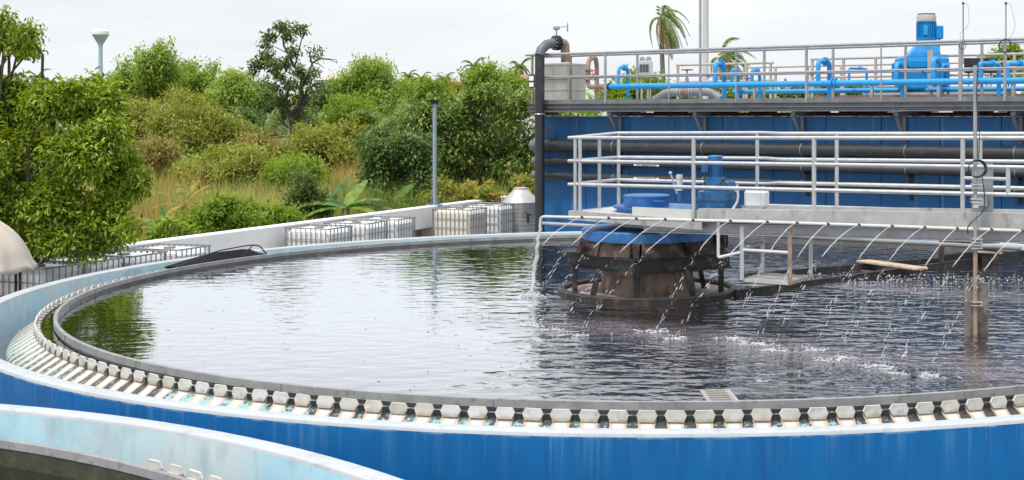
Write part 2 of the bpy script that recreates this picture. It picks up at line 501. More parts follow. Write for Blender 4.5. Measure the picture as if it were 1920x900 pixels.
M['print'] = pmat('white_print', (0.8, 0.8, 0.8), 0.6, var=0.02)
M['ground'] = pmat('meadow_soil', (0.085, 0.085, 0.03), 0.95, var=0.35, scale=0.25, bump=0.05, bscale=3, stains=(((0.15, 0.12, 0.06), 0.5, (1, 1, 1), 0.5, 0.7, 0.7), ((0.05, 0.08, 0.02), 0.3, (1, 1, 1), 0.5, 0.7, 0.8)))

L_ = {}
L_['near'] = leafmat('leaf_glossy_green', (0.042, 0.085, 0.008), (0.105, 0.165, 0.014), (0.25, 0.3, 0.04), 0.22, 0.42)
L_['dark'] = leafmat('leaf_dark_green', (0.02, 0.05, 0.014), (0.05, 0.095, 0.024), (0.13, 0.18, 0.06), 0.22, 0.42)
L_['olive_dark'] = leafmat('leaf_olive_dark', (0.03, 0.055, 0.018), (0.06, 0.09, 0.025), (0.11, 0.14, 0.045), 0.25, 0.45)
L_['mixed'] = leafmat('leaf_green_and_tan', (0.03, 0.075, 0.018), (0.075, 0.14, 0.025), (0.3, 0.27, 0.12), 0.25, 0.42)
L_['olive'] = leafmat('leaf_olive', (0.065, 0.095, 0.018), (0.13, 0.16, 0.03), (0.22, 0.225, 0.06), 0.3)
L_['brown'] = leafmat('leaf_brownish', (0.09, 0.095, 0.025), (0.16, 0.14, 0.05), (0.15, 0.18, 0.04), 0.25)
L_['lime'] = leafmat('leaf_lime', (0.05, 0.1, 0.014), (0.105, 0.17, 0.025), (0.2, 0.26, 0.05), 0.35)
L_['bamboo'] = leafmat('leaf_bamboo', (0.07, 0.125, 0.025), (0.14, 0.21, 0.045), (0.23, 0.29, 0.08), 0.35)
L_['palm'] = leafmat('leaf_palm', (0.03, 0.065, 0.015), (0.065, 0.115, 0.03), (0.16, 0.2, 0.07), 0.25, 0.4)
L_['palm_dry'] = leafmat('leaf_palm_dry', (0.07, 0.08, 0.025), (0.13, 0.13, 0.05), (0.24, 0.2, 0.1), 0.25, 0.5)
L_['banana'] = leafmat('leaf_banana', (0.03, 0.08, 0.015), (0.06, 0.13, 0.025), (0.13, 0.2, 0.04), 0.35, 0.4)
L_['banana_dry'] = leafmat('leaf_banana_yellow', (0.08, 0.11, 0.025), (0.15, 0.16, 0.035), (0.25, 0.17, 0.05), 0.35, 0.5)
L_['red'] = leafmat('leaf_reddish', (0.07, 0.13, 0.02), (0.13, 0.17, 0.03), (0.36, 0.18, 0.09), 0.3)
L_['flower'] = leafmat('flower_red', (0.07, 0.1, 0.02), (0.2, 0.1, 0.05), (0.3, 0.13, 0.08), 0.3)
L_['reed'] = leafmat('reed', (0.065, 0.115, 0.025), (0.15, 0.19, 0.05), (0.3, 0.27, 0.12), 0.3)
L_['reed_dry'] = leafmat('reed_dry', (0.2, 0.16, 0.07), (0.27, 0.17, 0.07), (0.3, 0.21, 0.1), 0.3)

# ------------------------------------------------------------------ the setting
PLAT = CZ - 3.66                     # concrete yard level
PF = Frame((-10.67, 25.3), (0.334, 0.943))     # parapet line: along = away, n = outside (left)
def struct(o): o['kind'] = 'structure'; return o
mb = MB()
S_ = 2500
mb.add([(-S_, -S_, 0), (S_, -S_, 0), (S_, S_, 0), (-S_, S_, 0)], [(0, 1, 2, 3)])
struct(mb.build('ground', M['ground'], smooth=False))
a, b = PF.g(-45, 0.3, 0), PF.g(19.5, 0.3, 0)
mb = MB()
mb.prism([(a.x, a.y), (30, a.y), (30, b.y), (b.x, b.y)], -0.3, PLAT)
struct(mb.build('yard_pavement', M['concrete'], smooth=False))

# ------------------------------------------------------------------ clarifier tanks
ZB = CZ - 2.33                       # top of the scum baffle
TC = Vector((-0.115, 18.634, 0))     # main tank
T2 = Vector((-8.0, 2.62, 0))         # tank in the foreground
NT = 216
def blue_wall_material():
    m = M['tank_blue']; nd, ln = m.node_tree.nodes, m.node_tree.links; p = nd['Principled BSDF']
    old = p.inputs['Base Color'].links[0].from_socket
    g = nd.new('ShaderNodeNewGeometry').outputs['Position']
    sp = nd.new('ShaderNodeSeparateXYZ'); ln.new(g, sp.inputs[0])
    zt = CZ - 2.354
    st = noise_node(nd, ln, 10, 5, 0.75, (1, 1, 0.02), off=7)
    top = mrange(nd, ln, sp.outputs[2], zt - 0.05, zt - 0.02)
    ragged = math_n(nd, ln, 'MULTIPLY', mrange(nd, ln, noise_node(nd, ln, 6, 4, 0.6, off=1), 0.45, 0.6), top)
    c = mixc(nd, ln, math_n(nd, ln, 'MULTIPLY', ragged, 0.7), old, (0.35, 0.47, 0.55))
    length = noise_node(nd, ln, 1.3, 2, 0.5, (1, 1, 0.01), off=12)
    reach_ = mrange(nd, ln, math_n(nd, ln, 'ADD', sp.outputs[2], math_n(nd, ln, 'MULTIPLY', length, 0.9)), zt + 0.12, zt + 0.5)
    c = mixc(nd, ln, math_n(nd, ln, 'MULTIPLY', math_n(nd, ln, 'MULTIPLY', mrange(nd, ln, st, 0.52, 0.68), reach_), 0.32), c, (0.16, 0.32, 0.48))
    ln.new(c, p.inputs['Base Color'])
blue_wall_material()

def weir_material():
    m, nd, ln, p = nodes_of('weir_stained_concrete')
    uv = nd.new('ShaderNodeUVMap'); uv.uv_map = 'UVMap'
    sp = nd.new('ShaderNodeSeparateXYZ'); ln.new(uv.outputs[0], sp.inputs[0])
    wob = noise_node(nd, ln, 9, 4, 0.6)
    fr = math_n(nd, ln, 'FRACT', sp.outputs[0])
    t = math_n(nd, ln, 'MULTIPLY', math_n(nd, ln, 'ABSOLUTE', math_n(nd, ln, 'SUBTRACT', fr, 0.5)), 2.0)   # 0 mid plate, 1 notch
    t = math_n(nd, ln, 'ADD', t, math_n(nd, ln, 'MULTIPLY', math_n(nd, ln, 'SUBTRACT', wob, 0.5), 0.35))
    edge = mrange(nd, ln, sp.outputs[1], 0.1, 0.6, 0.56, 0.3)
    d = math_n(nd, ln, 'SUBTRACT', t, edge)
    wet = mrange(nd, ln, d, 0.05, 0.13)
    org = mrange(nd, ln, math_n(nd, ln, 'ABSOLUTE', math_n(nd, ln, 'ADD', d, 0.02)), 0.02, 0.16, 1, 0)
    n2 = noise_node(nd, ln, 24, 4, 0.65, off=4)
    big = noise_node(nd, ln, 0.5, 2, 0.5, off=8)
    wc = mixc(nd, ln, mrange(nd, ln, math_n(nd, ln, 'ADD', n2, math_n(nd, ln, 'MULTIPLY', math_n(nd, ln, 'SUBTRACT', big, 0.5), 0.9)), 0.5, 0.62), (0.045, 0.04, 0.037), (0.27, 0.45, 0.45))
    wc = mixc(nd, ln, mrange(nd, ln, sp.outputs[1], 0.13, 0.22, 1, 0), wc, (0.03, 0.028, 0.027))
    base = mixc(nd, ln, mrange(nd, ln, n2, 0.35, 0.65), (0.56, 0.52, 0.45), (0.55, 0.57, 0.56))
    c = mixc(nd, ln, math_n(nd, ln, 'MULTIPLY', org, 0.8), base, (0.5, 0.3, 0.16))
    c = mixc(nd, ln, wet, c, wc)
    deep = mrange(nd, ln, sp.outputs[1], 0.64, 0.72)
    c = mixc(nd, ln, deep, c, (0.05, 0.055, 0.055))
    ln.new(c, p.inputs['Base Color'])
    ln.new(mrange(nd, ln, wet, 0, 1, 0.6, 0.22), p.inputs['Roughness'])
    b = nd.new('ShaderNodeBump'); b.inputs['Distance'].default_value = 0.006; b.inputs['Strength'].default_value = 0.6
    ln.new(n2, b.inputs['Height']); ln.new(b.outputs[0], p.inputs['Normal'])
    return m
M['weir'] = weir_material()

def water_material(name, c, foam, ripple):
    m, nd, ln, p = nodes_of(name)
    g = nd.new('ShaderNodeNewGeometry').outputs['Position']
    sp = nd.new('ShaderNodeSeparateXYZ'); ln.new(g, sp.inputs[0])
    p.inputs['IOR'].default_value = 1.33
    p.inputs['Roughness'].default_value = 0.04
    if foam:
        # disturbed side: right of the line through the drive, where the jets fall
        q = math_n(nd, ln, 'ADD', sp.outputs[0], math_n(nd, ln, 'MULTIPLY', math_n(nd, ln, 'SUBTRACT', noise_node(nd, ln, 0.9, 3, 0.5), 0.5), 2.2))
        dist = mrange(nd, ln, q, -2.1, 0.6)
        # bubbly swath where the jets land: a band beside the bridge
        bx, by = BF_.d.x, BF_.d.y
        tt = math_n(nd, ln, 'ADD', math_n(nd, ln, 'MULTIPLY', math_n(nd, ln, 'SUBTRACT', sp.outputs[0], BF_.a.x), BF_.n.x),
                    math_n(nd, ln, 'MULTIPLY', math_n(nd, ln, 'SUBTRACT', sp.outputs[1], BF_.a.y), BF_.n.y))
        ss = math_n(nd, ln, 'ADD', math_n(nd, ln, 'MULTIPLY', math_n(nd, ln, 'SUBTRACT', sp.outputs[0], BF_.a.x), bx),
                    math_n(nd, ln, 'MULTIPLY', math_n(nd, ln, 'SUBTRACT', sp.outputs[1], BF_.a.y), by))
        nz = noise_node(nd, ln, 1.1, 4, 0.6, off=2)
        tj = math_n(nd, ln, 'ADD', tt, math_n(nd, ln, 'MULTIPLY', math_n(nd, ln, 'SUBTRACT', nz, 0.5), 1.6))
        near = math_n(nd, ln, 'MULTIPLY', mrange(nd, ln, math_n(nd, ln, 'ABSOLUTE', math_n(nd, ln, 'ADD', tj, 2.1)), 0.15, 0.95, 1, 0), mrange(nd, ln, ss, -0.6, 1.4))
        far = math_n(nd, ln, 'MULTIPLY', mrange(nd, ln, math_n(nd, ln, 'ABSOLUTE', math_n(nd, ln, 'SUBTRACT', tj, 2.9)), 0.2, 0.9, 1, 0), mrange(nd, ln, ss, 0.8, 2.0))
        band = math_n(nd, ln, 'MAXIMUM', near, far)
        fine = noise_node(nd, ln, 26, 5, 0.7, off=6)
        fm = math_n(nd, ln, 'MULTIPLY', band, mrange(nd, ln, fine, 0.36, 0.62, 0.12, 0.8))
        ln.new(mixc(nd, ln, math_n(nd, ln, 'MULTIPLY', fm, 0.95), c, (0.3, 0.27, 0.3)), p.inputs['Base Color'])
        ln.new(mrange(nd, ln, fm, 0, 1, 0.04, 0.42), p.inputs['Roughness'])
        amp = math_n(nd, ln, 'ADD', mrange(nd, ln, dist, 0, 1, 0.25, 1.7), math_n(nd, ln, 'MULTIPLY', band, 0.1))
    else:
        p.inputs['Base Color'].default_value = (*c, 1)
        amp = ripple
    w1 = noise_node(nd, ln, 3.4, 1.5, 0.5, (0.75, 1.2, 1))
    w2 = noise_node(nd, ln, 9, 1.5, 0.5, (0.8, 1.2, 1), off=5)
    h = math_n(nd, ln, 'ADD', w1, math_n(nd, ln, 'MULTIPLY', w2, 0.3))
    h = math_n(nd, ln, 'MULTIPLY', h, amp)
    b = nd.new('ShaderNodeBump'); b.inputs['Strength'].default_value = 1.0; b.inputs['Distance'].default_value = 0.028
    ln.new(h, b.inputs['Height']); ln.new(b.outputs[0], p.inputs['Normal'])
    # mirror boosted beyond clean water to brighten the sky reflection, still following Fresnel
    fr = nd.new('ShaderNodeFresnel'); fr.inputs['IOR'].default_value = 1.36
    ln.new(b.outputs[0], fr.inputs['Normal'])
    fac = math_n(nd, ln, 'MINIMUM', math_n(nd, ln, 'MULTIPLY', fr.outputs[0], 2.1 if foam else 1.1), 0.84)
    if foam: fac = math_n(nd, ln, 'MULTIPLY', fac, mrange(nd, ln, dist, 0, 1, 1.0, 0.78))  # reflection weakened on the disturbed side to make it look darker
    if foam: fac = math_n(nd, ln, 'MULTIPLY', fac, mrange(nd, ln, fm, 0, 1, 1.0, 0.3))
    gl = nd.new('ShaderNodeBsdfGlossy'); gl.inputs['Roughness'].default_value = 0.03
    gl.inputs['Color'].default_value = (0.95, 0.97, 1.0, 1)
    ln.new(b.outputs[0], gl.inputs['Normal'])
    p.inputs['Specular IOR Level'].default_value = 0.1
    mxs = nd.new('ShaderNodeMixShader'); ln.new(fac, mxs.inputs[0]); ln.new(p.outputs[0], mxs.inputs[1]); ln.new(gl.outputs[0], mxs.inputs[2])
    ln.new(mxs.outputs[0], nd['Material Output'].inputs[0])
    return m

BF_ = Frame((-1.41, 18.0), (0.854, -0.52))     # front rail line of the bridge
M['water'] = water_material('sludge_water', (0.022, 0.017, 0.02), True, 0)
M['water2'] = water_material('dark_water', (0.012, 0.012, 0.008), False, 0.15)
M['water3'] = water_material('launder_water', (0.05, 0.055, 0.055), False, 0.3)

def clarifier(name, label, c, teeth, skirt_mat, wl_):
    t = thing(name, label, 'water tank', (c.x, c.y, PLAT))
    zt = CZ - 2.354
    ro, ri = 8.717, 8.53
    mb = MB()
    pr = [(ro, PLAT - 0.1), (ro, zt - 0.03), (ro - 0.012, zt - 0.006), (ro - 0.03, zt), (ri + 0.03, zt), (ri + 0.01, zt - 0.008), (ri, zt - 0.03), (ri, PLAT)]
    mb.lathe((c.x, c.y), pr, 180, [0, 1, 1, 1, 1, 1, 2])
    mb.build('outer_wall', [M['tank_blue'], M['tank_top'], M['tank_inner']], t)
    # weir wall with its stained outer slope
    z0 = CZ - 2.405
    rw = 7.9
    prof = [(rw - 0.05, PLAT), (rw - 0.05, z0 - 0.002), (rw + 0.002, z0 - 0.002), (rw + 0.004, CZ - 2.452), (rw + 0.04, CZ - 2.475), (rw + 0.28, CZ - 2.62), (rw + 0.33, CZ - 2.70), (rw + 0.34, PLAT)]
    vv = [1, 1, 0, 0.12, 0.2, 0.6, 0.72, 1]
    n = NT * 2
    verts, faces, uvs = [], [], []
    for i in range(n + 1):
        a = 2 * PI * i / n
        for (r, z) in prof: verts.append((r * math.cos(a), r * math.sin(a), z - PLAT))
    P = len(prof)
    for i in range(n):
        for j in range(P - 1):
            faces.append((i * P + j, (i + 1) * P + j, (i + 1) * P + j + 1, i * P + j + 1))
            u0, u1 = i * NT / n, (i + 1) * NT / n
            uvs += [(u0, vv[j]), (u1, vv[j]), (u1, vv[j + 1]), (u0, vv[j + 1])]
    me = bpy.data.meshes.new('weir_wall'); me.from_pydata(verts, [], faces)
    uvl = me.uv_layers.new(name='UVMap')
    uvl.data.foreach_set('uv', [q for p in uvs for q in p])
    me.materials.append(M['weir'])
    me.polygons.foreach_set('use_smooth', [True] * len(faces)); me.set_sharp_from_angle(angle=R(38))
    ww = link_mesh('weir_wall', me, t)
    # V-notch plates, one for each tooth
    da = 2 * PI / NT
    hw = rw * da / 2
    zt_, zn, zb = CZ - 2.358, CZ - 2.402, CZ - 2.452
    sh = [(-0.57 * hw, zt_), (0.57 * hw, zt_), (0.765 * hw, zn), (0.57 * hw, zb), (-0.57 * hw, zb), (-0.765 * hw, zn)]
    mb = MB()
    vs_ = [(0.006, x, z - zn) for x, z in sh] + [(0.024 + (0.008 if z == zb else 0), x * 0.96, z - zn) for x, z in sh]
    fs = [(0, 1, 2, 3, 4, 5), tuple(range(11, 5, -1))] + [(i, i + 6, (i + 1) % 6 + 6, (i + 1) % 6) for i in range(6)]
    me = bpy.data.meshes.new('weir_plate')
    me.from_pydata(vs_, [], [tuple(reversed(f)) for f in fs]); me.materials.append(M['tooth'])
    for k in teeth:
        a = (k + 0.5) * da
        o = bpy.data.objects.new('weir_plate', me); COL.objects.link(o)
        o.parent = t; ORG[o] = ORG[t]
        o.location = (rw * math.cos(a), rw * math.sin(a), zn - PLAT + random.uniform(-0.0015, 0.0015))
        o.rotation_euler = (random.uniform(-0.035, 0.035), random.uniform(-0.1, 0.1), a + random.uniform(-0.02, 0.02))
        o.scale = (1, random.uniform(0.95, 1.03), random.uniform(0.96, 1.02))
    # scum baffle: lip, skirt
    mb = MB()
    rb = 7.73
    mb.lathe((c.x, c.y), [(rb, ZB - 0.072), (rb, ZB - 0.004), (rb - 0.006, ZB), (rb - 0.036, ZB), (rb - 0.042, ZB - 0.004), (rb - 0.042, ZB - 0.06), (rb - 0.02, ZB - 0.072)], 160, closed_prof=True)
    lip = mb.build('baffle_lip', M['baffle'], t)
    mb = MB()
    mb.lathe((c.x, c.y), [(rb - 0.02, wl_ - 0.4), (rb - 0.02, ZB - 0.066), (rb - 0.034, ZB - 0.066), (rb - 0.034, wl_ - 0.4)], 160)
    mb.build('baffle_skirt', skirt_mat, t)
    mb = MB()
    mb.lathe((c.x, c.y), [(rw + 0.335, CZ - 2.92), (ri + 0.002, CZ - 2.92)], 120)
    mb.build('launder_water', M['water3'], t)
    return t

tank = clarifier('clarifier_tank', 'large round tank, blue outside, with notched weir and dark water around the drive', TC, range(NT), M['skirt'], CZ - 2.425)
tank2 = clarifier('clarifier_tank', 'round tank at the lower left edge, pale blue inside with algae-green baffle', T2,
                  [k for k in range(NT) if R(20) < (k + .5) * 2 * PI / NT < R(57.5)], M['algae'], CZ - 2.52)
# bolted joints on the baffle lip
for k in range(24):
    a = 2 * PI * (k + 0.3) / 24
    mb = MB()
    rr = 7.733
    X = Vector((-math.sin(a), math.cos(a), 0)); Yv = Vector((math.cos(a), math.sin(a), 0))
    mb.box(TC + Yv * (rr + 0.001) + Vector((0, 0, ZB - 0.036)), (0.05, 0.008, 0.06), (X, Yv, Vector((0, 0, 1))))
    mb.box(TC + Yv * (rr - 0.046) + Vector((0, 0, ZB - 0.036)), (0.05, 0.008, 0.06), (X, Yv, Vector((0, 0, 1))))
    mb.build('joint_plate', M['baffle'], tank)

def disc_water(name, c, r, z, mat):
    mb = MB()
    n = 128
    mb.add([(c.x + r * math.cos(2 * PI * i / n), c.y + r * math.sin(2 * PI * i / n), z) for i in range(n)], [tuple(range(n))])
    o = mb.build(name, mat, smooth=False)
    return struct(o)
WZ = CZ - 2.425
disc_water('water', TC, 7.845, WZ, M['water'])
disc_water('water', T2, 7.845, CZ - 2.52, M['water2'])

# ------------------------------------------------------------------ drive in the middle of the tank
DC = Vector((-0.383, 18.45, 0))
UPV = Vector((0, 0, 1))
drive = thing('clarifier_drive', 'rusty centre drive with blue turntable and gearmotor standing in the dark water', 'machinery', (DC.x, DC.y, WZ))
dx, dy = DC.x, DC.y
BF = BF_
mb = MB()
mb.lathe((dx, dy), [(0.72, WZ - 0.3), (0.66, WZ + 0.02), (0.6, CZ - 2.06)], 40)
mb.build('pedestal', M['tan'], drive)
mb = MB()
mb.lathe((dx, dy), [(1.225, WZ - 0.2), (1.235, WZ + 0.052), (1.21, WZ + 0.07), (1.15, WZ + 0.07), (1.135, WZ + 0.05), (1.135, WZ - 0.2)], 64)
mb.build('feedwell_ring', M['rust_dark'], drive)
mb = MB()
mb.lathe((dx, dy), [(0.66, WZ + 0.012), (1.135, WZ + 0.012)], 48)
mb.build('scum_layer', pmat('pink_scum', (0.34, 0.25, 0.23), 0.7, var=0.3, scale=8, bump=0.01, bscale=25, stains=(((0.06, 0.04, 0.04), 5, (1, 1, 1), 0.5, 0.65, 0.9),)), drive)
# square frame, one corner to the camera
corn = []
for (px_, ang) in ((0, R(-97)), (0, R(-7)), (0, R(83)), (0, R(173))):
    corn.append(Vector((dx + 1.12 * math.cos(ang), dy + 1.12 * math.sin(ang), CZ - 1.978)))
for i in range(4):
    a, b = corn[i], corn[(i + 1) % 4]
    mb = MB(); e = (b - a).normalized() * 0.005
    mb.ibeam(a + e, b - e, 0.1, 0.215, 0.02)
    mb.build('frame_beam', M['rust_dark'], drive)
mb = MB()
nn = 10
for k in range(nn):
    a0, a1 = 2 * PI * k / nn + 0.25, 2 * PI * (k + 1) / nn + 0.22
    p = []
    for (r, z) in ((1.0, CZ - 1.866), (0.93, CZ - 1.70), (0.88, CZ - 1.66), (0.6, CZ - 1.66), (0.6, CZ - 1.866)):
        p.append((r, z))
    vs_ = [(dx + r * math.cos(a), dy + r * math.sin(a), z) for a in (a0, a1) for (r, z) in p]
    n5 = len(p)
    mb.add(vs_, [(j, j + n5, (j + 1) % n5 + n5, (j + 1) % n5) for j in range(n5)] + [tuple(range(n5)), tuple(range(2 * n5 - 1, n5 - 1, -1))])
mb.build('rusted_collar', M['rust'], drive, smooth=False)
mb = MB()
mb.lathe((dx, dy), [(0.86, CZ - 1.705), (0.9, CZ - 1.70), (0.905, CZ - 1.565), (0.89, CZ - 1.548), (0.5, CZ - 1.53), (0.0, CZ - 1.53)], 56)
tt_ = mb.build('turntable', M['drive_blue'], drive)
mb = MB()
mb.lathe((dx, dy), [(0.912, CZ - 1.7), (0.912, CZ - 1.688), (0.9, CZ - 1.688)], 56)
mb.build('turntable_rim', M['rust_dark'], tt_)
# struts from frame to ring
struts = [((1078, 545), (1078, 500), 0.07, 0.0), ((1110, 558), (1123, 507), 0.08, 0.0), ((1194, 566), (1194, 516), 0.09, 0.0),
          ((1256, 563), (1272, 517), 0.045, 0.0), ((1303, 558), (1286, 510), 0.08, 0.0), ((1322, 546), (1310, 503), 0.07, 0.0), ((1352, 547), (1352, 500), 0.075, 0.0)]
for (p, q, w, _) in struts:
    X = (p[0] - CX) * 18.4 / F - dx
    dep = -math.sqrt(max(0.02, 0.98 ** 2 - min(X * X, 0.9)))
    if p[0] in (1322,): dep = 0.25
    Yd = dy + dep
    a, b = at(p[0], p[1] - 2, Yd), at(q[0], q[1], Yd)
    a.z = WZ - 0.05; b.z = CZ - 2.05
    mb = MB(); mb.bar(a, b, w, w * 0.8, up=(0, 1, 0), ch=0.006)
    mb.build('strut', M['rust_dark'], drive)
for k in range(6):
    a = R(-150 + 48 * k)
    mb = MB()
    q = Vector((dx + 0.99 * math.cos(a), dy + 0.99 * math.sin(a), CZ - 1.77))
    mb.box(q, (0.14, 0.02, 0.16), (Vector((math.cos(a), math.sin(a), 0)), Vector((-math.sin(a), math.cos(a), 0)), UPV), taper=0.6)
    mb.build('gusset', M['rust'], drive)
mb = MB()
mb.box(at(1075, 472, 18.2), (0.3, 0.3, 0.02)); mb.build('tip_plate', M['rust_dark'], drive)
# toothed rack under the bridge at the right of the turntable
g0 = at(1335, 440, 18.5)
for k in range(9):
    mb = MB(); mb.bar(g0 + Vector((-0.2 + 0.05 * k, -0.12, -0.16)), g0 + Vector((-0.2 + 0.05 * k, -0.12, 0.2)), 0.03, 0.03)
    mb.build('pinion_bar', M['rust_dark'], drive)
mb = MB(); mb.lathe((g0.x, g0.y + 0.1), [(0.05, g0.z - 0.2), (0.2, g0.z - 0.19), (0.2, g0.z + 0.18), (0.05, g0.z + 0.2)], 20); mb.build('pinion_housing', M['rust'], drive)

# upper part: blue gear deck, manhole, gearmotor
zd = BF.px(1230, 388, 0.55).z
ax_b = (BF.d, BF.n, UPV)
p0 = BF.px(1152, 384, 0.6); p1 = BF.px(1392, 388, 0.6)
cen = (p0 + p1) / 2
mb = MB()
gd_ = BF.px(1228, 385, 0.66)
mb.lathe((gd_.x, gd_.y), [(0.52, zd - 0.16), (0.52, zd - 0.02), (0.56, zd - 0.02), (0.56, zd + 0.008), (0.0, zd + 0.012)], 40)
mb.build('gear_deck', M['drive_blue'], drive)
mb = MB(); mb.cbox(cen + BF.d * 0.35 + Vector((0, 0, zd - 0.03 - cen.z)), (1.2, 0.85, 0.075), ax_b, 0.01); mb.build('motor_base', M['drive_blue'], drive)
h = BF.px(1212, 372, 0.5)
mb = MB(); mb.lathe((h.x, h.y), [(0.305, zd + 0.01), (0.305, zd + 0.135), (0.31, zd + 0.135), (0.31, zd + 0.155), (0.29, zd + 0.165), (0, zd + 0.17)], 40)
lid = mb.build('manhole_drum', M['drive_blue'], drive)
mb = MB(); q = Vector((h.x + 0.1, h.y - 0.31, zd + 0.09)); mb.tube(fillet([q, q + Vector((0, -0.05, 0)), q + Vector((0.13, -0.05, 0)), q + Vector((0.13, 0, 0))], 0.03, 4), 0.014, 8)
mb.build('latch_handle', M['drive_blue'], lid)
g = BF.px(1346, 380, 0.5)
mb = MB()
mb.lathe((g.x, g.y), [(0.30, zd + 0.012), (0.30, zd + 0.03), (0.262, zd + 0.04), (0.262, zd + 0.13), (0.275, zd + 0.13), (0.275, zd + 0.15), (0.262, zd + 0.15), (0.255, zd + 0.24), (0.2, zd + 0.255), (0.19, zd + 0.36), (0.13, zd + 0.37)], 36)
gb = mb.build('gearbox', M['gear_blue'], drive)
for k in range(14):
    a = 2 * PI * k / 14
    mb = MB(); mb.box((g.x + 0.285 * math.cos(a), g.y + 0.285 * math.sin(a), zd + 0.04), (0.03, 0.03, 0.03)); mb.build('bolt', M['gear_blue'], gb)
mb = MB()
gx = g.x - 0.035
mb.lathe((gx, g.y), [(0.13, zd + 0.36), (0.13, zd + 0.42), (0.1, zd + 0.425), (0.085, zd + 0.43), (0.085, zd + 0.62), (0.098, zd + 0.625), (0.098, zd + 0.69), (0.085, zd + 0.705), (0, zd + 0.71)], 28)
mo = mb.build('motor', M['gear_blue'], drive)
for k in range(20):
    a = 2 * PI * k / 20
    mb = MB(); mb.box((gx + 0.092 * math.cos(a), g.y + 0.092 * math.sin(a), zd + 0.525), (0.022, 0.006, 0.18), (Vector((math.cos(a), math.sin(a), 0)), Vector((-math.sin(a), math.cos(a), 0)), UPV)); mb.build('cooling_fin', M['gear_blue'], mo)
mb = MB(); mb.cbox((gx - 0.13, g.y - 0.02, zd + 0.54), (0.1, 0.12, 0.12), ch=0.015); mb.build('terminal_box', M['gear_blue'], mo)
mb = MB(); mb.cbox((g.x + 0.15, g.y - 0.02, zd + 0.33), (0.15, 0.14, 0.1), ch=0.02); mb.build('oil_box', M['gear_blue'], gb)
for (pts, r) in (([(gx - 0.13, g.y - 0.06, zd + 0.5), (gx - 0.15, g.y - 0.1, zd + 0.3), (gx + 0.0, g.y - 0.22, zd + 0.26), (gx + 0.1, g.y - 0.2, zd + 0.4)], 0.008),
                 ([(gx + 0.1, g.y - 0.15, zd + 0.38), (gx + 0.26, g.y - 0.22, zd + 0.22), (gx + 0.3, g.y - 0.22, zd + 0.15)], 0.008)):
    mb = MB(); mb.tube(fillet(pts, 0.12, 5), r, 6); mb.build('cable', M['black'], gb)
# conduit, lever and white stub beside the gearmotor
q = BF.px(1382, 346, 0.3)
mb = MB(); mb.tube(fillet([q, q + Vector((0.02, 0, -0.2)), q + Vector((-0.07, -0.06, -0.33))], 0.14, 5), 0.016, 8); mb.build('white_conduit', M['white_paint'], drive)
q = BF.px(1274, 377, 0.6)
mb = MB(); mb.tube([q, q + Vector((0, 0, 0.16))], 0.028, 10); mb.build('stub_stem', M['drive_blue'], drive)
mb = MB(); mb.tube([q + Vector((0, 0, 0.14)), q + Vector((0, 0, 0.31))], 0.042, 12); mb.tube([q + Vector((0, 0, 0.295)), q + Vector((0, 0, 0.35))], 0.046, 12); mb.build('white_stub', M['white_paint'], drive)
mb = MB(); a = q + Vector((-0.03, 0, 0.1)); b = q + Vector((-0.12, 0, 0.37)); mb.tube([a, b], [0.02, 0.011], 8); mb.ball(b, 0.024, 8); mb.build('lever', M['galv'], drive)

# ------------------------------------------------------------------ bridge over the tank
s_end = 9.7
bridge = thing('walkway_bridge', 'steel walkway bridge with pale tubular handrails crossing the round tank', 'walkway', BF.g(0, 0, PLAT))
def lerp(a, b, t): return a + (b - a) * t
def zline(x0, y0, x1, y1, t):
    """height as a straight line along the bridge from two photo points"""
    a, b = BF.px(x0, y0, t), BF.px(x1, y1, t)
    s0, s1 = BF.s_of(x0, t), BF.s_of(x1, t)
    return lambda s: a.z + (b.z - a.z) * (s - s0) / (s1 - s0)
RT = zline(1070, 258.5, 1920, 258.8, 0); RM = zline(1070, 302, 1920, 314, 0); RL = zline(1070, 346, 1920, 365.6, 0)
DT = zline(1310, 391, 1920, 402, 0); DBm = zline(1310, 416, 1920, 427, 0)
rr_ = 0.024
# right girder: channel with flat deck
s1 = BF.s_of(1310)
def bline(zf, sa, sb, t): return BF.g(sa, t, zf(sa)), BF.g(sb, t, zf(sb))
zmid = lambda s: (DT(s) + DBm(s)) / 2
a, b = bline(zmid, s1, s_end, 0.0)
hgt = DT(s1) - DBm(s1)
mb = MB(); mb.bar(a, b, 0.012, hgt); mb.bar(a + UPV * (hgt / 2 - 0.006) + BF.n * 0.05, b + UPV * (hgt / 2 - 0.006) + BF.n * 0.05, 0.086, 0.012); mb.bar(a - UPV * (hgt / 2 - 0.006) + BF.n * 0.05, b - UPV * (hgt / 2 - 0.006) + BF.n * 0.05, 0.086, 0.012)
mb.build('front_channel', M['grey_paint'], bridge)
mb = MB(); off = BF.n * 0.72 ; mb.bar(a + off, b + off, 0.012, hgt); mb.build('rear_channel', M['grey_paint'], bridge)
nsl = 20
for k in range(nsl):
    sa, sb = s1 + (s_end - s1) * k / nsl + 0.004, s1 + (s_end - s1) * (k + 1) / nsl - 0.004
    za = DT(sa) - 0.04
    mb = MB(); mb.bar(BF.g(sa, 0.41, DT(sa) - 0.045), BF.g(sb, 0.41, DT(sb) - 0.045), 0.6, 0.025); mb.build('deck_panel', M['galv_dull'], bridge)
# lower beam behind the spray pipe
LB = zline(1310, 428, 1920, 444, 0.1)
mb = MB(); mb.ibeam(BF.g(s1 - 0.9, 0.12, LB(s1 - 0.9)), BF.g(s_end, 0.12, LB(s_end)), 0.1, 0.14, 0.014); mb.build('lower_beam', M['galv_dull'], bridge)
mb = MB(); mb.ibeam(BF.g(s1 - 0.9, 0.62, LB(s1 - 0.9)), BF.g(s_end, 0.62, LB(s_end)), 0.1, 0.14, 0.014); mb.build('lower_beam', M['galv_dull'], bridge)
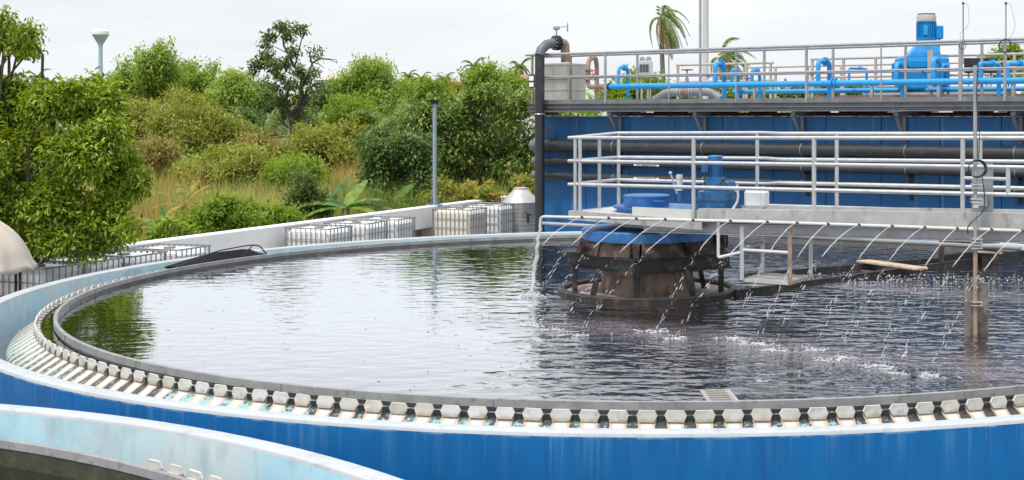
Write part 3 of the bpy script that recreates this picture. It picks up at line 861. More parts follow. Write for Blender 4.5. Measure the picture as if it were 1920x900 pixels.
# left platform around the drive
sl = BF.s_of(1066)
PT = zline(1066, 394, 1310, 412, 0); 
zpl = BF.px(1066, 395, 0).z
zpr = BF.px(1310, 413, 0).z
PT = lambda s: zpl + (zpr - zpl) * (s - sl) / (s1 - sl)
a, b = BF.g(sl, 0, PT(sl) - 0.06), BF.g(s1 + 0.05, 0, PT(s1) - 0.06)
mb = MB(); mb.bar(a, b, 0.012, 0.12); mb.bar(a + UPV * 0.055 + BF.n * 0.05, b + UPV * 0.055 + BF.n * 0.05, 0.085, 0.011); mb.build('platform_channel', M['grey_paint'], bridge)
mb = MB(); c0 = BF.g(sl + 0.008, 0.012, PT(sl) - 0.06); c1 = BF.g(sl + 0.008, 1.25, PT(sl) - 0.06); mb.bar(c0, c1, 0.012, 0.118); mb.build('platform_channel', M['grey_paint'], bridge)
mb = MB(); c0 = BF.g(sl, 1.25, PT(sl) - 0.06); c1 = BF.g(s1 + 1.0, 1.25, PT(sl) - 0.06); mb.bar(c0, c1, 0.012, 0.12); mb.build('platform_channel', M['grey_paint'], bridge)
mb = MB(); mb.bar(BF.g(sl + 0.02, 0.65, PT(sl) - 0.012), BF.g(BF.s_of(1178), 0.65, PT(sl) - 0.02), 1.16, 0.012); mb.build('deck_panel', M['white_paint'], bridge)
mb = MB(); mb.bar(BF.g(BF.s_of(1175) + 0.05, 0.06, PT(sl) + 0.02), BF.g(s1 + 0.4, 0.06, PT(s1) + 0.06), 0.012, 0.13); mb.build('splash_plate', M['white_paint'], bridge)
mb = MB(); mb.bar(BF.g(BF.s_of(1130), 0.35, PT(sl) - 0.17), BF.g(s1 + 0.3, 0.35, PT(s1) - 0.15), 0.14, 0.07); mb.build('under_beam', M['galv_dull'], bridge)
# front railing
for px_ in (1077, 1086, 1299, 1525, 1804, 2080, 2400):
    s = BF.s_of(px_)
    base = (PT(s) if px_ < 1310 else DT(s))
    mb = MB(); mb.tube([BF.g(s, 0.02, base), BF.g(s, 0.02, RT(s) - 0.01)], rr_ * 1.12 if px_ > 1090 else rr_, 12); mb.build('post', M['galv'], bridge)
def rail(z, t, xa, xb, name='rail', r=rr_, mat='galv'):
    sa, sb = BF.s_of(xa, t), BF.s_of(xb, t)
    mb = MB(); mb.tube([BF.g(sa, t, z(sa)), BF.g(sb, t, z(sb))], r, 12); mb.build(name, M[mat], bridge)
for z in (RT, RM, RL): rail(z, 0.02, 1066, 2600)
# rear railing: wide round the drive, then narrow
tw, tn = 1.15, 0.74
QT = zline(1160, 249.7, 1440, 249.2, tw); QM = zline(1160, 295, 1440, 297, tw); QL = zline(1160, 337, 1440, 345, tw)
NTt = zline(1458, 250.5, 1920, 251, tn); NM = zline(1458, 299, 1920, 303, tn); NL = zline(1458, 343, 1920, 353, tn); NK = zline(1440, 385, 1920, 399, tn)
for (zw, zn_, zf) in ((QT, NTt, RT), (QM, NM, RM), (QL, NL, RL)):
    sA, sB = BF.s_of(1157, tw), BF.s_of(1436, tw)
    sC = BF.s_of(1462, tn)
    sF = BF.s_of(1070, 0.02)
    pts = [BF.g(sF, 0.02, zf(sF)), BF.g(sA, tw, zw(sA)), BF.g(sB, tw, zw(sB)), BF.g(sC, tn, zn_(sC)), BF.g(s_end, tn, zn_(s_end))]
    mb = MB(); mb.tube(fillet(pts, 0.08, 4), rr_, 12); mb.build('rail', M['galv'], bridge)
for (px_, t, zf) in ((1160, tw, QT), (1420, tw, QT), (1569, tn, NTt), (1838, tn, NTt), (2110, tn, NTt), (2430, tn, NTt)):
    s = BF.s_of(px_, t)
    mb = MB(); mb.tube([BF.g(s, t, DT(s) - 0.06), BF.g(s, t, zf(s))], rr_ * 1.05, 12); mb.build('post', M['galv'], bridge)
q0, q1 = BF.g(BF.s_of(1070), 0.02, RT(0)), BF.g(BF.s_of(1157, tw), tw, QT(0))
q = q0.lerp(q1, 0.6); mb = MB(); mb.tube([(q.x, q.y, PT(sl)), q], rr_, 12); mb.build('post', M['galv'], bridge)
sA = BF.s_of(1430, tn)
mb = MB(); mb.tube([BF.g(sA, tn, NK(sA)), BF.g(s_end, tn, NK(s_end))], 0.02, 10); mb.build('toe_rail', M['galv'], bridge)
# short extra rail by the panel
sa, sb = BF.s_of(1804), BF.s_of(1889)
zs = BF.px(1850, 335, 0).z
mb = MB(); mb.tube([BF.g(sa, 0.02, zs), BF.g(sb, 0.02, zs)], rr_ * 0.9, 10); mb.build('short_rail', M['galv'], bridge)
mb = MB(); mb.tube([BF.g(sb, 0.02, RL(sb)), BF.g(sb, 0.02, RM(sb))], rr_ * 1.05, 10); mb.build('short_post', M['galv'], bridge)
# hanging landing under the bridge
hf = -0.1
zfl = BF.px(1430, 528, hf).z
posts = [(1391, hf, 'galv'), (1481, hf, 'rust_brown'), (1430, 0.62, 'galv'), (1520, 0.62, 'galv')]
pp = []
for (px_, t, mt) in posts:
    s = BF.s_of(px_, t); top = LB(s) + (0.05 if t < 0 else -0.02)
    mb = MB(); mb.bar(BF.g(s, t, zfl), BF.g(s, t, top), 0.05, 0.05, up=(0, 1, 0), ch=0.004); mb.build('hanger_post', M[mt if mt != 'rust_brown' else 'rust_brown'], bridge)
    pp.append(BF.g(s, t, 0))
cn_ = (pp[0] + pp[1] + pp[2] + pp[3]) / 4
mb = MB(); mb.add([(*(pp[i].xy), zfl + dz) for dz in (-0.02, 0.018) for i in (0, 1, 3, 2)], [(3, 2, 1, 0), (4, 5, 6, 7), (0, 1, 5, 4), (1, 2, 6, 5), (2, 3, 7, 6), (3, 0, 4, 7)]); mb.build('landing_floor', M['grey_paint'], bridge)
for (i, j, y_) in ((0, 1, 469), (2, 3, 460), (0, 2, 466)):
    z = BF.px(1430, y_, 0).z
    mb = MB(); mb.tube([(*pp[i].xy, z), (*pp[j].xy, z)], 0.02, 8); mb.build('landing_rail', M['white_paint'], bridge)
q = BF.px(1347, 418, -0.1); q2 = BF.px(1347, 483, -0.1); q3 = Vector((*pp[0].xy, BF.px(1391, 471, 0).z))
mb = MB(); mb.tube(fillet([q, q2, q3], 0.03, 3), 0.021, 10); mb.build('grab_bar', M['white_paint'], bridge)

# white jerry can and conduit on the bridge
c = BF.px(1419, 376, 0.35)
can = thing('jerry_can', 'white plastic jerry can standing on the bridge deck beside the gearmotor', 'container', (c.x, c.y, DT(BF.s_of(1419))))
zc = DT(BF.s_of(1419)) - 0.03
mb = MB(); mb.cbox((c.x, c.y, zc + 0.14), (0.29, 0.22, 0.26), ax_b, 0.05); mb.build('can_body', M['plastic'], can)
mb = MB(); mb.tube([(c.x + 0.08, c.y, zc + 0.26), (c.x + 0.08, c.y, zc + 0.29)], 0.025, 10); mb.build('cap', M['plastic'], can)
# grey panel on the rail
q = BF.px(1842, 356, 0.2)
panel = thing('control_panel', 'flat grey steel control panel fixed behind the bridge rail beside the mast', 'panel', (q.x, q.y, q.z - 0.3))
mb = MB(); mb.cbox(q, (0.245, 0.04, 0.6), ax_b, 0.008); pb = mb.build('panel_plate', pmat('panel_grey', (0.3, 0.34, 0.39), 0.45, 0.2, 0.08), panel)
mb = MB(); mb.cbox(q + BF.d * 0.02 - BF.n * 0.05 + UPV * -0.13, (0.11, 0.04, 0.11), ax_b, 0.008); mb.build('junction_box', M['grey_paint'], pb)

# ------------------------------------------------------------------ spray header and jets
SPT = -0.16
SZ = zline(1010, 406, 1440, 416.5, SPT)
SZ2 = zline(1440, 416.5, 1920, 433, SPT)
sK = BF.s_of(1440, SPT)
zsp = lambda s: SZ(s) if s < sK else SZ2(s)
sp0 = BF.s_of(1017, SPT)
header = thing('spray_header', 'long white spray pipe with small nozzles running along the bridge', 'pipe', BF.g(sp0, SPT, WZ))
st = BF.g(sp0, SPT, zsp(sp0))
pts = [st + UPV * -0.16 + BF.d * -0.035, st + BF.d * -0.03, BF.g(sp0 + 0.15, SPT, zsp(sp0 + 0.15)), BF.g(sK, SPT, zsp(sK)), BF.g(s_end, SPT, zsp(s_end))]
mb = MB(); mb.tube(fillet(pts, 0.07, 5), 0.02, 12); mb.build('header_pipe', M['white_paint'], header)
nozz = [1094, 1144, 1196, 1250, 1302, 1372, 1441, 1497, 1555, 1613, 1675, 1736, 1797, 1861, 1919]
ordn = ['first', 'second', 'third', 'fourth', 'fifth', 'sixth', 'seventh', 'eighth', 'ninth', 'tenth', 'eleventh', 'twelfth', 'thirteenth', 'fourteenth', 'fifteenth']
mwj, nd, ln, p = nodes_of('spray_water')
p.inputs['Base Color'].default_value = (0.74, 0.76, 0.79, 1); p.inputs['Roughness'].default_value = 0.12
p.inputs['IOR'].default_value = 1.33
tr_ = nd.new('ShaderNodeBsdfTransparent'); mx_j = nd.new('ShaderNodeMixShader'); mx_j.inputs[0].default_value = 0.66
ln.new(p.outputs[0], mx_j.inputs[1]); ln.new(tr_.outputs[0], mx_j.inputs[2]); ln.new(mx_j.outputs[0], nd['Material Output'].inputs[0])
M['jet'] = mwj
def droplet(mb, c, r, d):
    d = d.normalized(); u = d.orthogonal().normalized(); w = d.cross(u)
    mb.add([c - d * r * 1.8, c + u * r, c + w * r, c - u * r, c - w * r, c + d * r * 1.8], [(0, 2, 1), (0, 3, 2), (0, 4, 3), (0, 1, 4), (5, 1, 2), (5, 2, 3), (5, 3, 4), (5, 4, 1)])
rj = random.Random(3)
land = []
for k, px_ in enumerate(nozz):
    s = BF.s_of(px_, SPT)
    p0 = BF.g(s, SPT, zsp(s)) - BF.n * 0.025 + UPV * 0.0
    mb = MB(); mb.tube([p0 + BF.n * 0.03, p0 - BF.n * 0.03 + UPV * 0.012], 0.014, 8); mb.build('nozzle', M['black'], header)
    p0 = p0 - BF.n * 0.03 + UPV * 0.012
    reach = 2.2 + rj.uniform(-0.55, 0.45)
    side = rj.uniform(-0.12, 0.12)
    rise = 0.0; fall0 = rj.uniform(0.2, 0.42)
    H = p0.z - WZ
    def path(t):
        return p0 - BF.n * (reach * t) + BF.d * (side * t) + UPV * (-H * (fall0 * t + (1 - fall0) * t * t))
    jet = thing('water_jet', '%s water jet from the drive end of the white spray pipe' % ordn[k], 'water jet', path(1.0), 'water jets from the spray pipe')
    land.append(path(1.0))
    ts = [i * 0.034 for i in range(14)]
    mb = MB()
    jit = [Vector((rj.gauss(0, 1), rj.gauss(0, 1), rj.gauss(0, 1))) * (0.006 * t) for t in ts]
    mb.tube([path(t) + j for t, j in zip(ts, jit)], [0.0045 + 0.003 * rj.random() for t in ts[:-1]] + [0.002], 6)
    mb.build('stream', M['jet'], jet)
    mb = MB()
    for i in range(85):
        t = 0.15 + 0.85 * rj.random() ** 0.8
        sc = 0.006 + 0.045 * max(0, t - 0.2)
        q = path(t) + Vector((rj.gauss(0, sc), rj.gauss(0, sc), rj.gauss(0, sc)))
        if q.z > WZ: droplet(mb, q, rj.uniform(0.0015, 0.0042), path(t + 0.02) - path(t))
    for i in range(18):     # broken streaks
        t = 0.5 + 0.45 * rj.random()
        q = path(t) + Vector((rj.gauss(0, 0.02), rj.gauss(0, 0.02), rj.gauss(0, 0.02)))
        dd = (path(t + 0.02) - path(t)).normalized() * rj.uniform(0.03, 0.09)
        if (q + dd).z > WZ: mb.tube([q, q + dd * 0.5, q + dd], [0.0015, 0.004, 0.0015], 5)
    mb.build('droplets', M['jet'], jet)['kind'] = 'stuff'
    mb = MB(); e = path(1.0)
    big = rj.choice((0.6, 1.0, 1.3))
    for i in range(int(42 * big)):
        a = rj.uniform(0, 2 * PI); r = abs(rj.gauss(0, 0.1 * big))
        q = e + Vector((math.cos(a) * r * 1.6, math.sin(a) * r, rj.random() ** 2 * 0.07 * math.exp(-r * 6)))
        q.z = max(q.z, WZ + 0.003) 
        droplet(mb, q, rj.uniform(0.003, 0.009), Vector((rj.gauss(0, 1), rj.gauss(0, 1), 0.4)))
    for i in range(int(16 * big)):
        a = rj.uniform(0, 2 * PI); r = abs(rj.gauss(0, 0.07 * big))
        q = e + Vector((math.cos(a) * r * 1.7, math.sin(a) * r, 0)); q.z = WZ + 0.004
        mb.tube([q, q + Vector((rj.gauss(0, 0.025), rj.gauss(0, 0.02), 0.012)), q + Vector((rj.gauss(0, 0.04), rj.gauss(0, 0.03), 0.004))], [0.003, 0.009, 0.003], 5)
    mb.build('splash', M['jet'], jet)['kind'] = 'stuff'
# open pipe end: falling stream
e0 = pts[0]
e1 = Vector((e0.x - 0.1, e0.y - 0.2, WZ))
fall = thing('water_stream', 'foaming stream of water falling from the open left end of the spray pipe', 'water jet', e1)
mb = MB(); n = 16
pa = [e0.lerp(e1, (i / n)) + UPV * (0.12 * (i / n) * (1 - i / n)) + Vector((rj.gauss(0, 0.008), rj.gauss(0, 0.008), 0)) for i in range(n + 1)]
mb.tube(pa, [0.02 + 0.008 * rj.random() for _ in pa], 8)
mb.build('stream', M['jet'], fall); mb = MB()
for i in range(90):
    q = rj.choice(pa) + Vector((rj.gauss(0, 0.035), rj.gauss(0, 0.03), rj.gauss(0, 0.06)))
    if q.z > WZ: droplet(mb, q, rj.uniform(0.004, 0.009), Vector((0, 0, -1)))
mb.build('droplets', M['jet'], fall)['kind'] = 'stuff'
mb = MB()
for i in range(160):
    a = rj.uniform(0, 2 * PI); r = abs(rj.gauss(0, 0.09)); q = e1 + Vector((math.cos(a) * r * 1.4, math.sin(a) * r, rj.random() ** 2 * 0.1 * math.exp(-r * 8) + 0.004))
    droplet(mb, q, rj.uniform(0.006, 0.018), Vector((rj.gauss(0, 1), rj.gauss(0, 1), 0.5)))
mb.build('splash', M['jet'], fall)['kind'] = 'stuff'
# fine droplets dancing over the far foam band
mb = MB()
for i in range(420):
    q = on(rj.uniform(1480, 1990), 521 + abs(rj.gauss(0, 9)), WZ); q.z += rj.random() ** 2 * 0.08 + 0.004
    droplet(mb, q, rj.uniform(0.005, 0.012), Vector((rj.gauss(0, 1), rj.gauss(0, 1), 1)))
for i in range(110):
    q = rj.choice(land) + Vector((rj.gauss(0, 0.45), rj.gauss(0, 0.25), 0)); q.z = WZ + 0.004 + rj.random() ** 3 * 0.05
    droplet(mb, q, rj.uniform(0.003, 0.008), Vector((rj.gauss(0, 1), rj.gauss(0, 1), 1)))
so = mb.build('spray_droplets', M['jet']); so['kind'] = 'stuff'; so['label'] = 'loose droplets dancing on the dark water'
# rear header pipe
hp = MB(); a, b = BF.px(1018, 419, 1.3), BF.px(1100, 420, 1.3); b2 = BF.g(BF.s_of(1900, 1.0), 1.3, a.z)
hp.tube([a, b2], 0.028, 10)
o = hp.build('rear_pipe', M['galv_dull'], loc=(a.x, a.y, a.z)); tag(o, 'thin grey pipe running behind the bridge at the drive platform', 'pipe')

# ------------------------------------------------------------------ mast with clamp plate in the water
Yp = 14.85
mp_ = at(1829, 215, Yp)
mast = thing('sampling_mast', 'tall thin steel mast clamped to the bridge, its foot plate in the water', 'mast', (mp_.x, mp_.y, WZ))
zy = lambda y, Y=Yp: CZ - (y - HY) * Y / F
mb = MB(); mb.tube([(mp_.x, Yp, WZ - 0.3), (mp_.x, Yp, zy(470))], 0.026, 12); mb.build('lower_tube', M['rust_brown'], mast)
mb = MB(); mb.tube([(mp_.x, Yp, zy(470)), (mp_.x - 0.005, Yp, zy(120))], [0.024, 0.021], 12); mt_ = mb.build('upper_tube', M['galv_dull'], mast)
mb = MB(); mb.tube([(mp_.x - 0.005, Yp, zy(122)), (mp_.x - 0.005, Yp, zy(112))], 0.026, 10); mb.build('cap', M['black'], mt_)
mb = MB(); mb.cbox((mp_.x + 0.02, Yp + 0.05, (zy(540) + WZ - 0.1) / 2), (0.265, 0.02, zy(540) - WZ + 0.2), ch=0.004); mb.build('foot_plate', pmat('wet_stained_plate', (0.17, 0.155, 0.135), 0.6, var=0.3, scale=6, stains=(((0.05, 0.045, 0.04), 5, (1, 1, 1), 0.5, 0.62, 0.8), ((0.36, 0.34, 0.3), 8, (1, 1, 1), 0.6, 0.72, 0.6))), mast)
for y_ in (346, 373, 448, 459, 566):
    mb = MB(); mb.box((mp_.x + 0.01, Yp, zy(y_)), (0.12, 0.1, 0.012)); mb.box((mp_.x + 0.01, Yp, zy(y_) - 0.035), (0.12, 0.1, 0.012)); mb.box((mp_.x + 0.055, Yp, zy(y_) - 0.018), (0.012, 0.06, 0.022)); mb.build('clamp', M['galv'], mast)
for k in range(3):
    mb = MB(); cc = Vector((mp_.x, Yp - 0.05 - 0.012 * k, zy(316)))
    r_ = 0.092 + 0.006 * k
    mb.tube([cc + Vector((r_ * math.cos(2 * PI * i / 24) + 0.004 * k, 0.01 * math.sin(i), r_ * 0.95 * math.sin(2 * PI * i / 24))) for i in range(24)], 0.006, 6, closed=True)
    mb.build('cable_loop', M['black'], mast)
mb = MB(); mb.tube(fillet([(mp_.x + 0.06, Yp - 0.05, zy(330)), (mp_.x + 0.09, Yp - 0.04, zy(360)), (mp_.x + 0.1, Yp - 0.03, zy(395)), (mp_.x - 0.03, Yp - 0.04, zy(412)), (mp_.x - 0.1, Yp - 0.04, zy(425)), (mp_.x - 0.09, Yp - 0.03, zy(438))], 0.08, 5), 0.006, 6); mb.build('cable', M['black'], mast)
mb = MB(); mb.tube(fillet([(mp_.x + 0.03, Yp - 0.02, zy(125)), (mp_.x + 0.0, Yp - 0.03, zy(180)), (mp_.x + 0.04, Yp - 0.03, zy(240)), (mp_.x + 0.03, Yp - 0.03, zy(300))], 0.2, 5), 0.005, 6); mb.build('cable', M['black'], mast)
mb = MB(); mb.box((mp_.x - 0.004, Yp - 0.03, zy(383)), (0.055, 0.02, 0.075)); mb.build('tag_plate', M['white_paint'], mast)

# ------------------------------------------------------------------ scum trough, plank, scum box, gate, strainer
zt2 = WZ + 0.075
trough = thing('scum_trough', 'dark weathered scum trough with two long beams reaching from the drive to the rim', 'trough', (2.5, 21, WZ))
A0, A1 = on(1378, 545, zt2), on(1990, 462, zt2)
B0, B1 = on(1388, 513, zt2), on(1990, 464, zt2)
A1 = on(1835, 484, zt2)
mb = MB(); mb.bar(A0 - UPV * 0.08, A1 - UPV * 0.08, 0.05, 0.15); mb.bar(A0 + UPV * 0.003, A1 + UPV * 0.003, 0.075, 0.014); mb.build('trough_beam', M['rust_dark'], trough)
mb = MB(); mb.bar(B0 - UPV * 0.08, B1 - UPV * 0.08, 0.05, 0.16); mb.build('trough_beam', M['rust_dark'], trough)
q = on(1765, 502, WZ); mb = MB(); mb.bar(Vector((q.x, q.y, WZ - 0.2)), Vector((q.x, q.y, at(1765, 451, q.y).z)), 0.07, 0.07, up=(0, 1, 0)); mb.build('trough_post', M['rust'], trough)
e0, e1 = at(1767, 455, 21.6), at(1872, 453, 22.3)
mb = MB(); mb.bar(e0, e1, 0.06, 0.05); mb.build('trough_top_beam', M['rust_dark'], trough)
mb = MB(); mb.bar(Vector((e0.x, e0.y, WZ + 0.1)), Vector((e1.x, e1.y, WZ + 0.12)), 0.05, 0.14); mb.build('trough_low_beam', M['rust_dark'], trough)
q = at(1853, 478, 22.0); mb = MB(); mb.box((q.x, q.y, (e1.z + WZ) / 2 - 0.05), (0.26, 0.3, e1.z - WZ + 0.02)); mb.build('scum_hopper', M['rust_dark'], trough)
mb = MB(); a, b = at(1836, 472, 21.7), at(1874, 474, 22.0); mb.bar(a, b, 0.12, 0.03); mb.build('ledge', M['wood'], trough)
pa_, pb_ = on(1618, 489, zt2 + 0.02), on(1728, 504, zt2 + 0.035)
mb = MB(); mb.bar(pa_, pb_, 0.26, 0.035, ch=0.006)
o = mb.build('plank', M['wood'], loc=tuple(pa_)); tag(o, 'pale weathered wooden plank lying across the trough beams', 'plank')

# scum gate with hoop rail on the far-left rim
gate = thing('scum_gate', 'black sloping scum tray with a thin hoop rail on the far left rim', 'tray', on(430, 490, ZB))
k0, k1 = on(345, 503, ZB - 0.01), on(508, 478, ZB - 0.01)
a0_ = math.atan2(k0.y - TC.y, k0.x - TC.x); a1_ = math.atan2(k1.y - TC.y, k1.x - TC.x)
if a0_ < 0: a0_ += 2 * PI
if a1_ < 0: a1_ += 2 * PI
def rim(u, r, z):
    a = a0_ + (a1_ - a0_) * u
    return Vector((TC.x + r * math.cos(a), TC.y + r * math.sin(a), z))
mb = MB(); n = 12; vs_ = []
for i in range(n + 1):
    u = i / n
    hh = min(0.1, 0.2 * u) if u < 0.9 else 0.1 * (1 - u) / 0.1 * 0.85 + 0.01
    vs_ += [rim(u, 7.745, ZB + 0.006), rim(u, 7.93, ZB + 0.006 + hh), rim(u, 7.95, ZB - 0.015 + hh), rim(u, 7.76, ZB - 0.02)]
mb.add(vs_, [(i * 4 + j, i * 4 + (j + 1) % 4, (i + 1) * 4 + (j + 1) % 4, (i + 1) * 4 + j) for i in range(n) for j in range(4)]); mb.build('tray', M['tray'], gate)
hz = [(0.0, 0.01), (0.25, 0.07), (0.38, 0.125), (0.5, 0.155), (0.72, 0.175), (0.85, 0.18), (0.93, 0.15), (0.965, 0.07), (1.0, 0.01)]
mb = MB(); mb.tube(fillet([rim(u, 7.74, ZB + z) for u, z in hz], 0.2, 3), 0.011, 7); mb.build('hoop_rail', M['black'], gate)
for (u, z, u2) in ((0.4, 0.13, 0.3), (0.86, 0.18, 0.74), (0.45, 0.14, 0.36)):
    mb = MB(); mb.tube([rim(u, 7.74, ZB + z), rim(u2, 7.75, ZB + 0.0)], 0.009, 6); mb.build('brace', M['black'], gate)
# slotted strainer at the near rim
q = on(1345, 750, WZ + 0.03)
strn = thing('strainer_grate', 'small slotted metal grate at the near rim of the water', 'grate', (q.x, q.y, WZ))
c0 = on(1316, 732, WZ + 0.06); c1 = on(1363, 731, WZ + 0.06); c2 = on(1380, 752, WZ + 0.03); c3 = on(1330, 753, WZ + 0.03)
for (a, b, w) in ((c0, c3, 0.035), (c1, c2, 0.05)):
    mb = MB(); mb.bar(a, b, w, 0.012); mb.build('side_bar', M['galv_dull'], strn)
for k in range(5):
    t = 0.06 + k * 0.2
    mb = MB(); mb.bar(c0.lerp(c3, t) + UPV * 0.004, c1.lerp(c2, t) + UPV * 0.004, 0.018, 0.012); mb.build('slat', M['taupe'], strn)
mb = MB(); mb.add([c0 - UPV * 0.03, c1 - UPV * 0.03, c2 - UPV * 0.025, c3 - UPV * 0.025], [(3, 2, 1, 0)]); mb.build('dark_backing', M['black'], strn)

# ------------------------------------------------------------------ digester wall, pipes and upper walkway
UF = Frame((-3.75, 34.3), (10.6, -7.2))
ax_u = (UF.d, UF.n, UPV)
uz = lambda x, y, t=0: UF.px(x, y, t).z
s_r = UF.s_of(2560)
WT = 0.5                                   # wall set back behind the walkway edge
ztop = CZ - 0.05
dig = thing('digester_tank', 'long blue steel-panelled tank wall behind the bridge, streaked at the top', 'tank', UF.g(0, WT, PLAT))
s_w = UF.s_of(1020, WT)
npn = 14
wd = (s_r - s_w) / npn
for k in range(npn):
    mb = MB(); sa, sb = s_w + k * wd + 0.006, s_w + (k + 1) * wd - 0.006
    mb.bar(UF.g(sa, WT + 0.03, (ztop + PLAT) / 2), UF.g(sb, WT + 0.03, (ztop + PLAT) / 2), 0.06, ztop - PLAT, ch=0.01); mb.build('wall_panel', M['far_blue'], dig)
mb = MB(); mb.bar(UF.g(s_w, WT + 0.36, (ztop + PLAT) / 2 - 0.02), UF.g(s_r, WT + 0.36, (ztop + PLAT) / 2 - 0.02), 0.58, ztop - PLAT - 0.02); mb.build('wall_core', M['far_blue'], dig)
mb = MB(); mb.bar(UF.g(s_w + 0.01, WT + 5, (ztop + PLAT) / 2 - 0.1), UF.g(s_w + 0.25, WT + 5, (ztop + PLAT) / 2 - 0.1), 8.6, ztop - PLAT - 0.2); mb.build('end_wall', M['far_blue'], dig)
mb = MB(); mb.bar(UF.g(s_w, WT + 0.33, ztop + 0.012), UF.g(s_r, WT + 0.33, ztop + 0.012), 0.7, 0.02); mb.build('crusty_rim', pmat('white_crust', (0.5, 0.5, 0.5), 0.8, var=0.3, scale=9, bump=0.01, stains=(((0.05, 0.12, 0.25), 6, (1, 1, 1), 0.5, 0.6, 0.9),)), dig)
mb = MB(); mb.bar(UF.g(s_w + 2.5, 3.2, ztop - 0.05), UF.g(s_r, 3.2, ztop - 0.05), 3.8, 0.3); mb.build('top_slab', M['brown_slab'], dig)
for k in range(9):
    s = s_w + 1.6 + k * 1.35
    mb = MB(); mb.bar(UF.g(s, 2.0, ztop), UF.g(s, 2.0, CZ + 0.17), 0.5 + 0.25 * (k % 3), 0.5, up=tuple(UF.n)); mb.build('support_block', M['brown_slab'], dig)
# pipes along the wall
def text_mesh(name, body, size, origin, xd, mat, parent):
    cu = bpy.data.curves.new(name, 'FONT'); cu.body = body; cu.size = size; cu.align_x = 'CENTER'; cu.align_y = 'CENTER'; cu.extrude = 0.0015; cu.resolution_u = 2
    t = bpy.data.objects.new(name, cu); COL.objects.link(t)
    bpy.context.view_layer.update()
    me = bpy.data.meshes.new_from_object(t.evaluated_get(bpy.context.evaluated_depsgraph_get()))
    bpy.data.objects.remove(t)
    nrm = xd.cross(UPV)
    org = ORG[parent]
    for v in me.vertices:
        v.co = origin + xd * v.co.x + UPV * v.co.y + nrm * v.co.z - org
    me.materials.clear(); me.materials.append(mat); me.name = name
    return link_mesh(name, me, parent)
pl = [('uppermost and thickest', 273.5, 0.142), ('middle', 303, 0.09), ('lowest', 330, 0.09)]
for i, (nm, y_, r_) in enumerate(pl):
    t_ = 0.24
    z = uz(1060, y_, t_)
    sA = UF.s_of(998, t_)
    root = thing('wall_pipe', '%s of the three black pipes along the blue tank wall' % nm, 'pipe', UF.g(sA, t_, z), 'black pipes along the blue wall')
    mb = MB(); mb.tube(fillet([UF.g(sA + 0.35, t_, z), UF.g(sA, t_, z), UF.g(sA - 0.02, t_ + 0.5, z)], 0.2, 5), r_ * 1.12, 14); mb.build('elbow', M['slate'], root)
    mb = MB(); mb.tube([UF.g(sA + 0.2, t_, z), UF.g(s_r, t_, z)], r_, 16); pm = mb.build('pipe', M['black_pipe'], root)
    for px_ in (1152, 1320, 1505, 1700, 1905):
        s = UF.s_of(px_, t_)
        mb = MB(); mb.bar(UF.g(s, t_, z - r_ - 0.03), UF.g(s, WT, z - r_ - 0.03), 0.09, 0.05); mb.bar(UF.g(s, WT - 0.03, z - r_ - 0.2), UF.g(s, WT - 0.03, z - r_ - 0.06), 0.07, 0.05, up=(0, 1, 0)); mb.build('bracket', M['black'], root)
        mb = MB(); cc = UF.g(s, t_, z); mb.tube([cc + UF.n * ((r_ + 0.004) * math.cos(2 * PI * q / 16)) + UPV * ((r_ + 0.004) * math.sin(2 * PI * q / 16)) for q in range(16)], 0.007, 5, closed=True); mb.build('strap', M['galv_dull'], root)
    if i:
        s = UF.s_of(1216, t_)
        yt = 310 if i == 1 else 334.5
        text_mesh('lettering', 'DIGEST TO SLUDGE', 0.062, UF.g(s, t_ - r_ - 0.006, uz(1216, yt, t_ - r_)), UF.d, M['print'], pm)
        for sg in (-1, 1):
            mb = MB(); c = UF.g(s + sg * 0.335, t_ - r_ - 0.004, uz(1216, yt, t_ - r_))
            u = UF.d * sg
            mb.add([c + u * 0.05, c + UPV * 0.03, c - UPV * 0.03, c - u * 0.045 + UPV * 0.014, c - u * 0.045 - UPV * 0.014, c + UPV * 0.014, c - UPV * 0.014],
                   [(0, 1, 2), (5, 3, 4, 6)]); mb.build('arrow_mark', M['print'], pm, smooth=False)
# big black riser with elbow over to the hopper
r_ = 0.122
ris = thing('riser_pipe', 'thick black vertical pipe with elbow and flange at the left end of the blue tank', 'pipe', UF.at_z(1012, -0.2, PLAT))
q = lambda y_: UF.px(1012, y_, -0.2)
mb = MB(); mb.tube([UF.at_z(1012, -0.2, PLAT), q(103)], r_, 18); rp = mb.build('vertical_pipe', M['black_pipe'], ris)
for y_ in (127, 151, 184, 214, 300, 380):
    mb = MB(); c = q(y_); mb.tube([c, c + UPV * 0.012], r_ + 0.004, 18); mb.build('weld_ring', M['black_pipe'], rp)
mb = MB(); c = q(214); mb.tube([c + UF.d * ((r_ + 0.012) * math.cos(2 * PI * i / 16)) + UF.n * ((r_ + 0.012) * math.sin(2 * PI * i / 16)) for i in range(16)], 0.012, 6, closed=True); mb.build('strap', M['galv'], rp)
top = q(103)
fl = top + Vector((0.34, 0.3, 0.32))
mb = MB(); mb.tube([top - UPV * 0.01, top + Vector((0.03, 0.03, 0.12)), top + Vector((0.16, 0.14, 0.27)), fl], r_ * 1.04, 16); mb.build('elbow', M['slate'], ris)
dirf = Vector((0.7, 0.65, 0.02)).normalized()
for k in range(3):
    mb = MB(); mb.tube([fl + dirf * (0.055 * k), fl + dirf * (0.055 * k + 0.03)], 0.19, 20); fo = mb.build('flange', M['black'], ris)
u_, w_ = dirf.orthogonal().normalized(), dirf.cross(dirf.orthogonal().normalized())
for k in range(10):
    a = 2 * PI * k / 10; c = fl + u_ * (0.16 * math.cos(a)) + w_ * (0.16 * math.sin(a))
    mb = MB(); mb.tube([c - dirf * 0.03, c + dirf * 0.17], 0.013, 6); mb.build('bolt', M['galv'], ris)
hp_ = UF.px(1047, 118, 1.2)
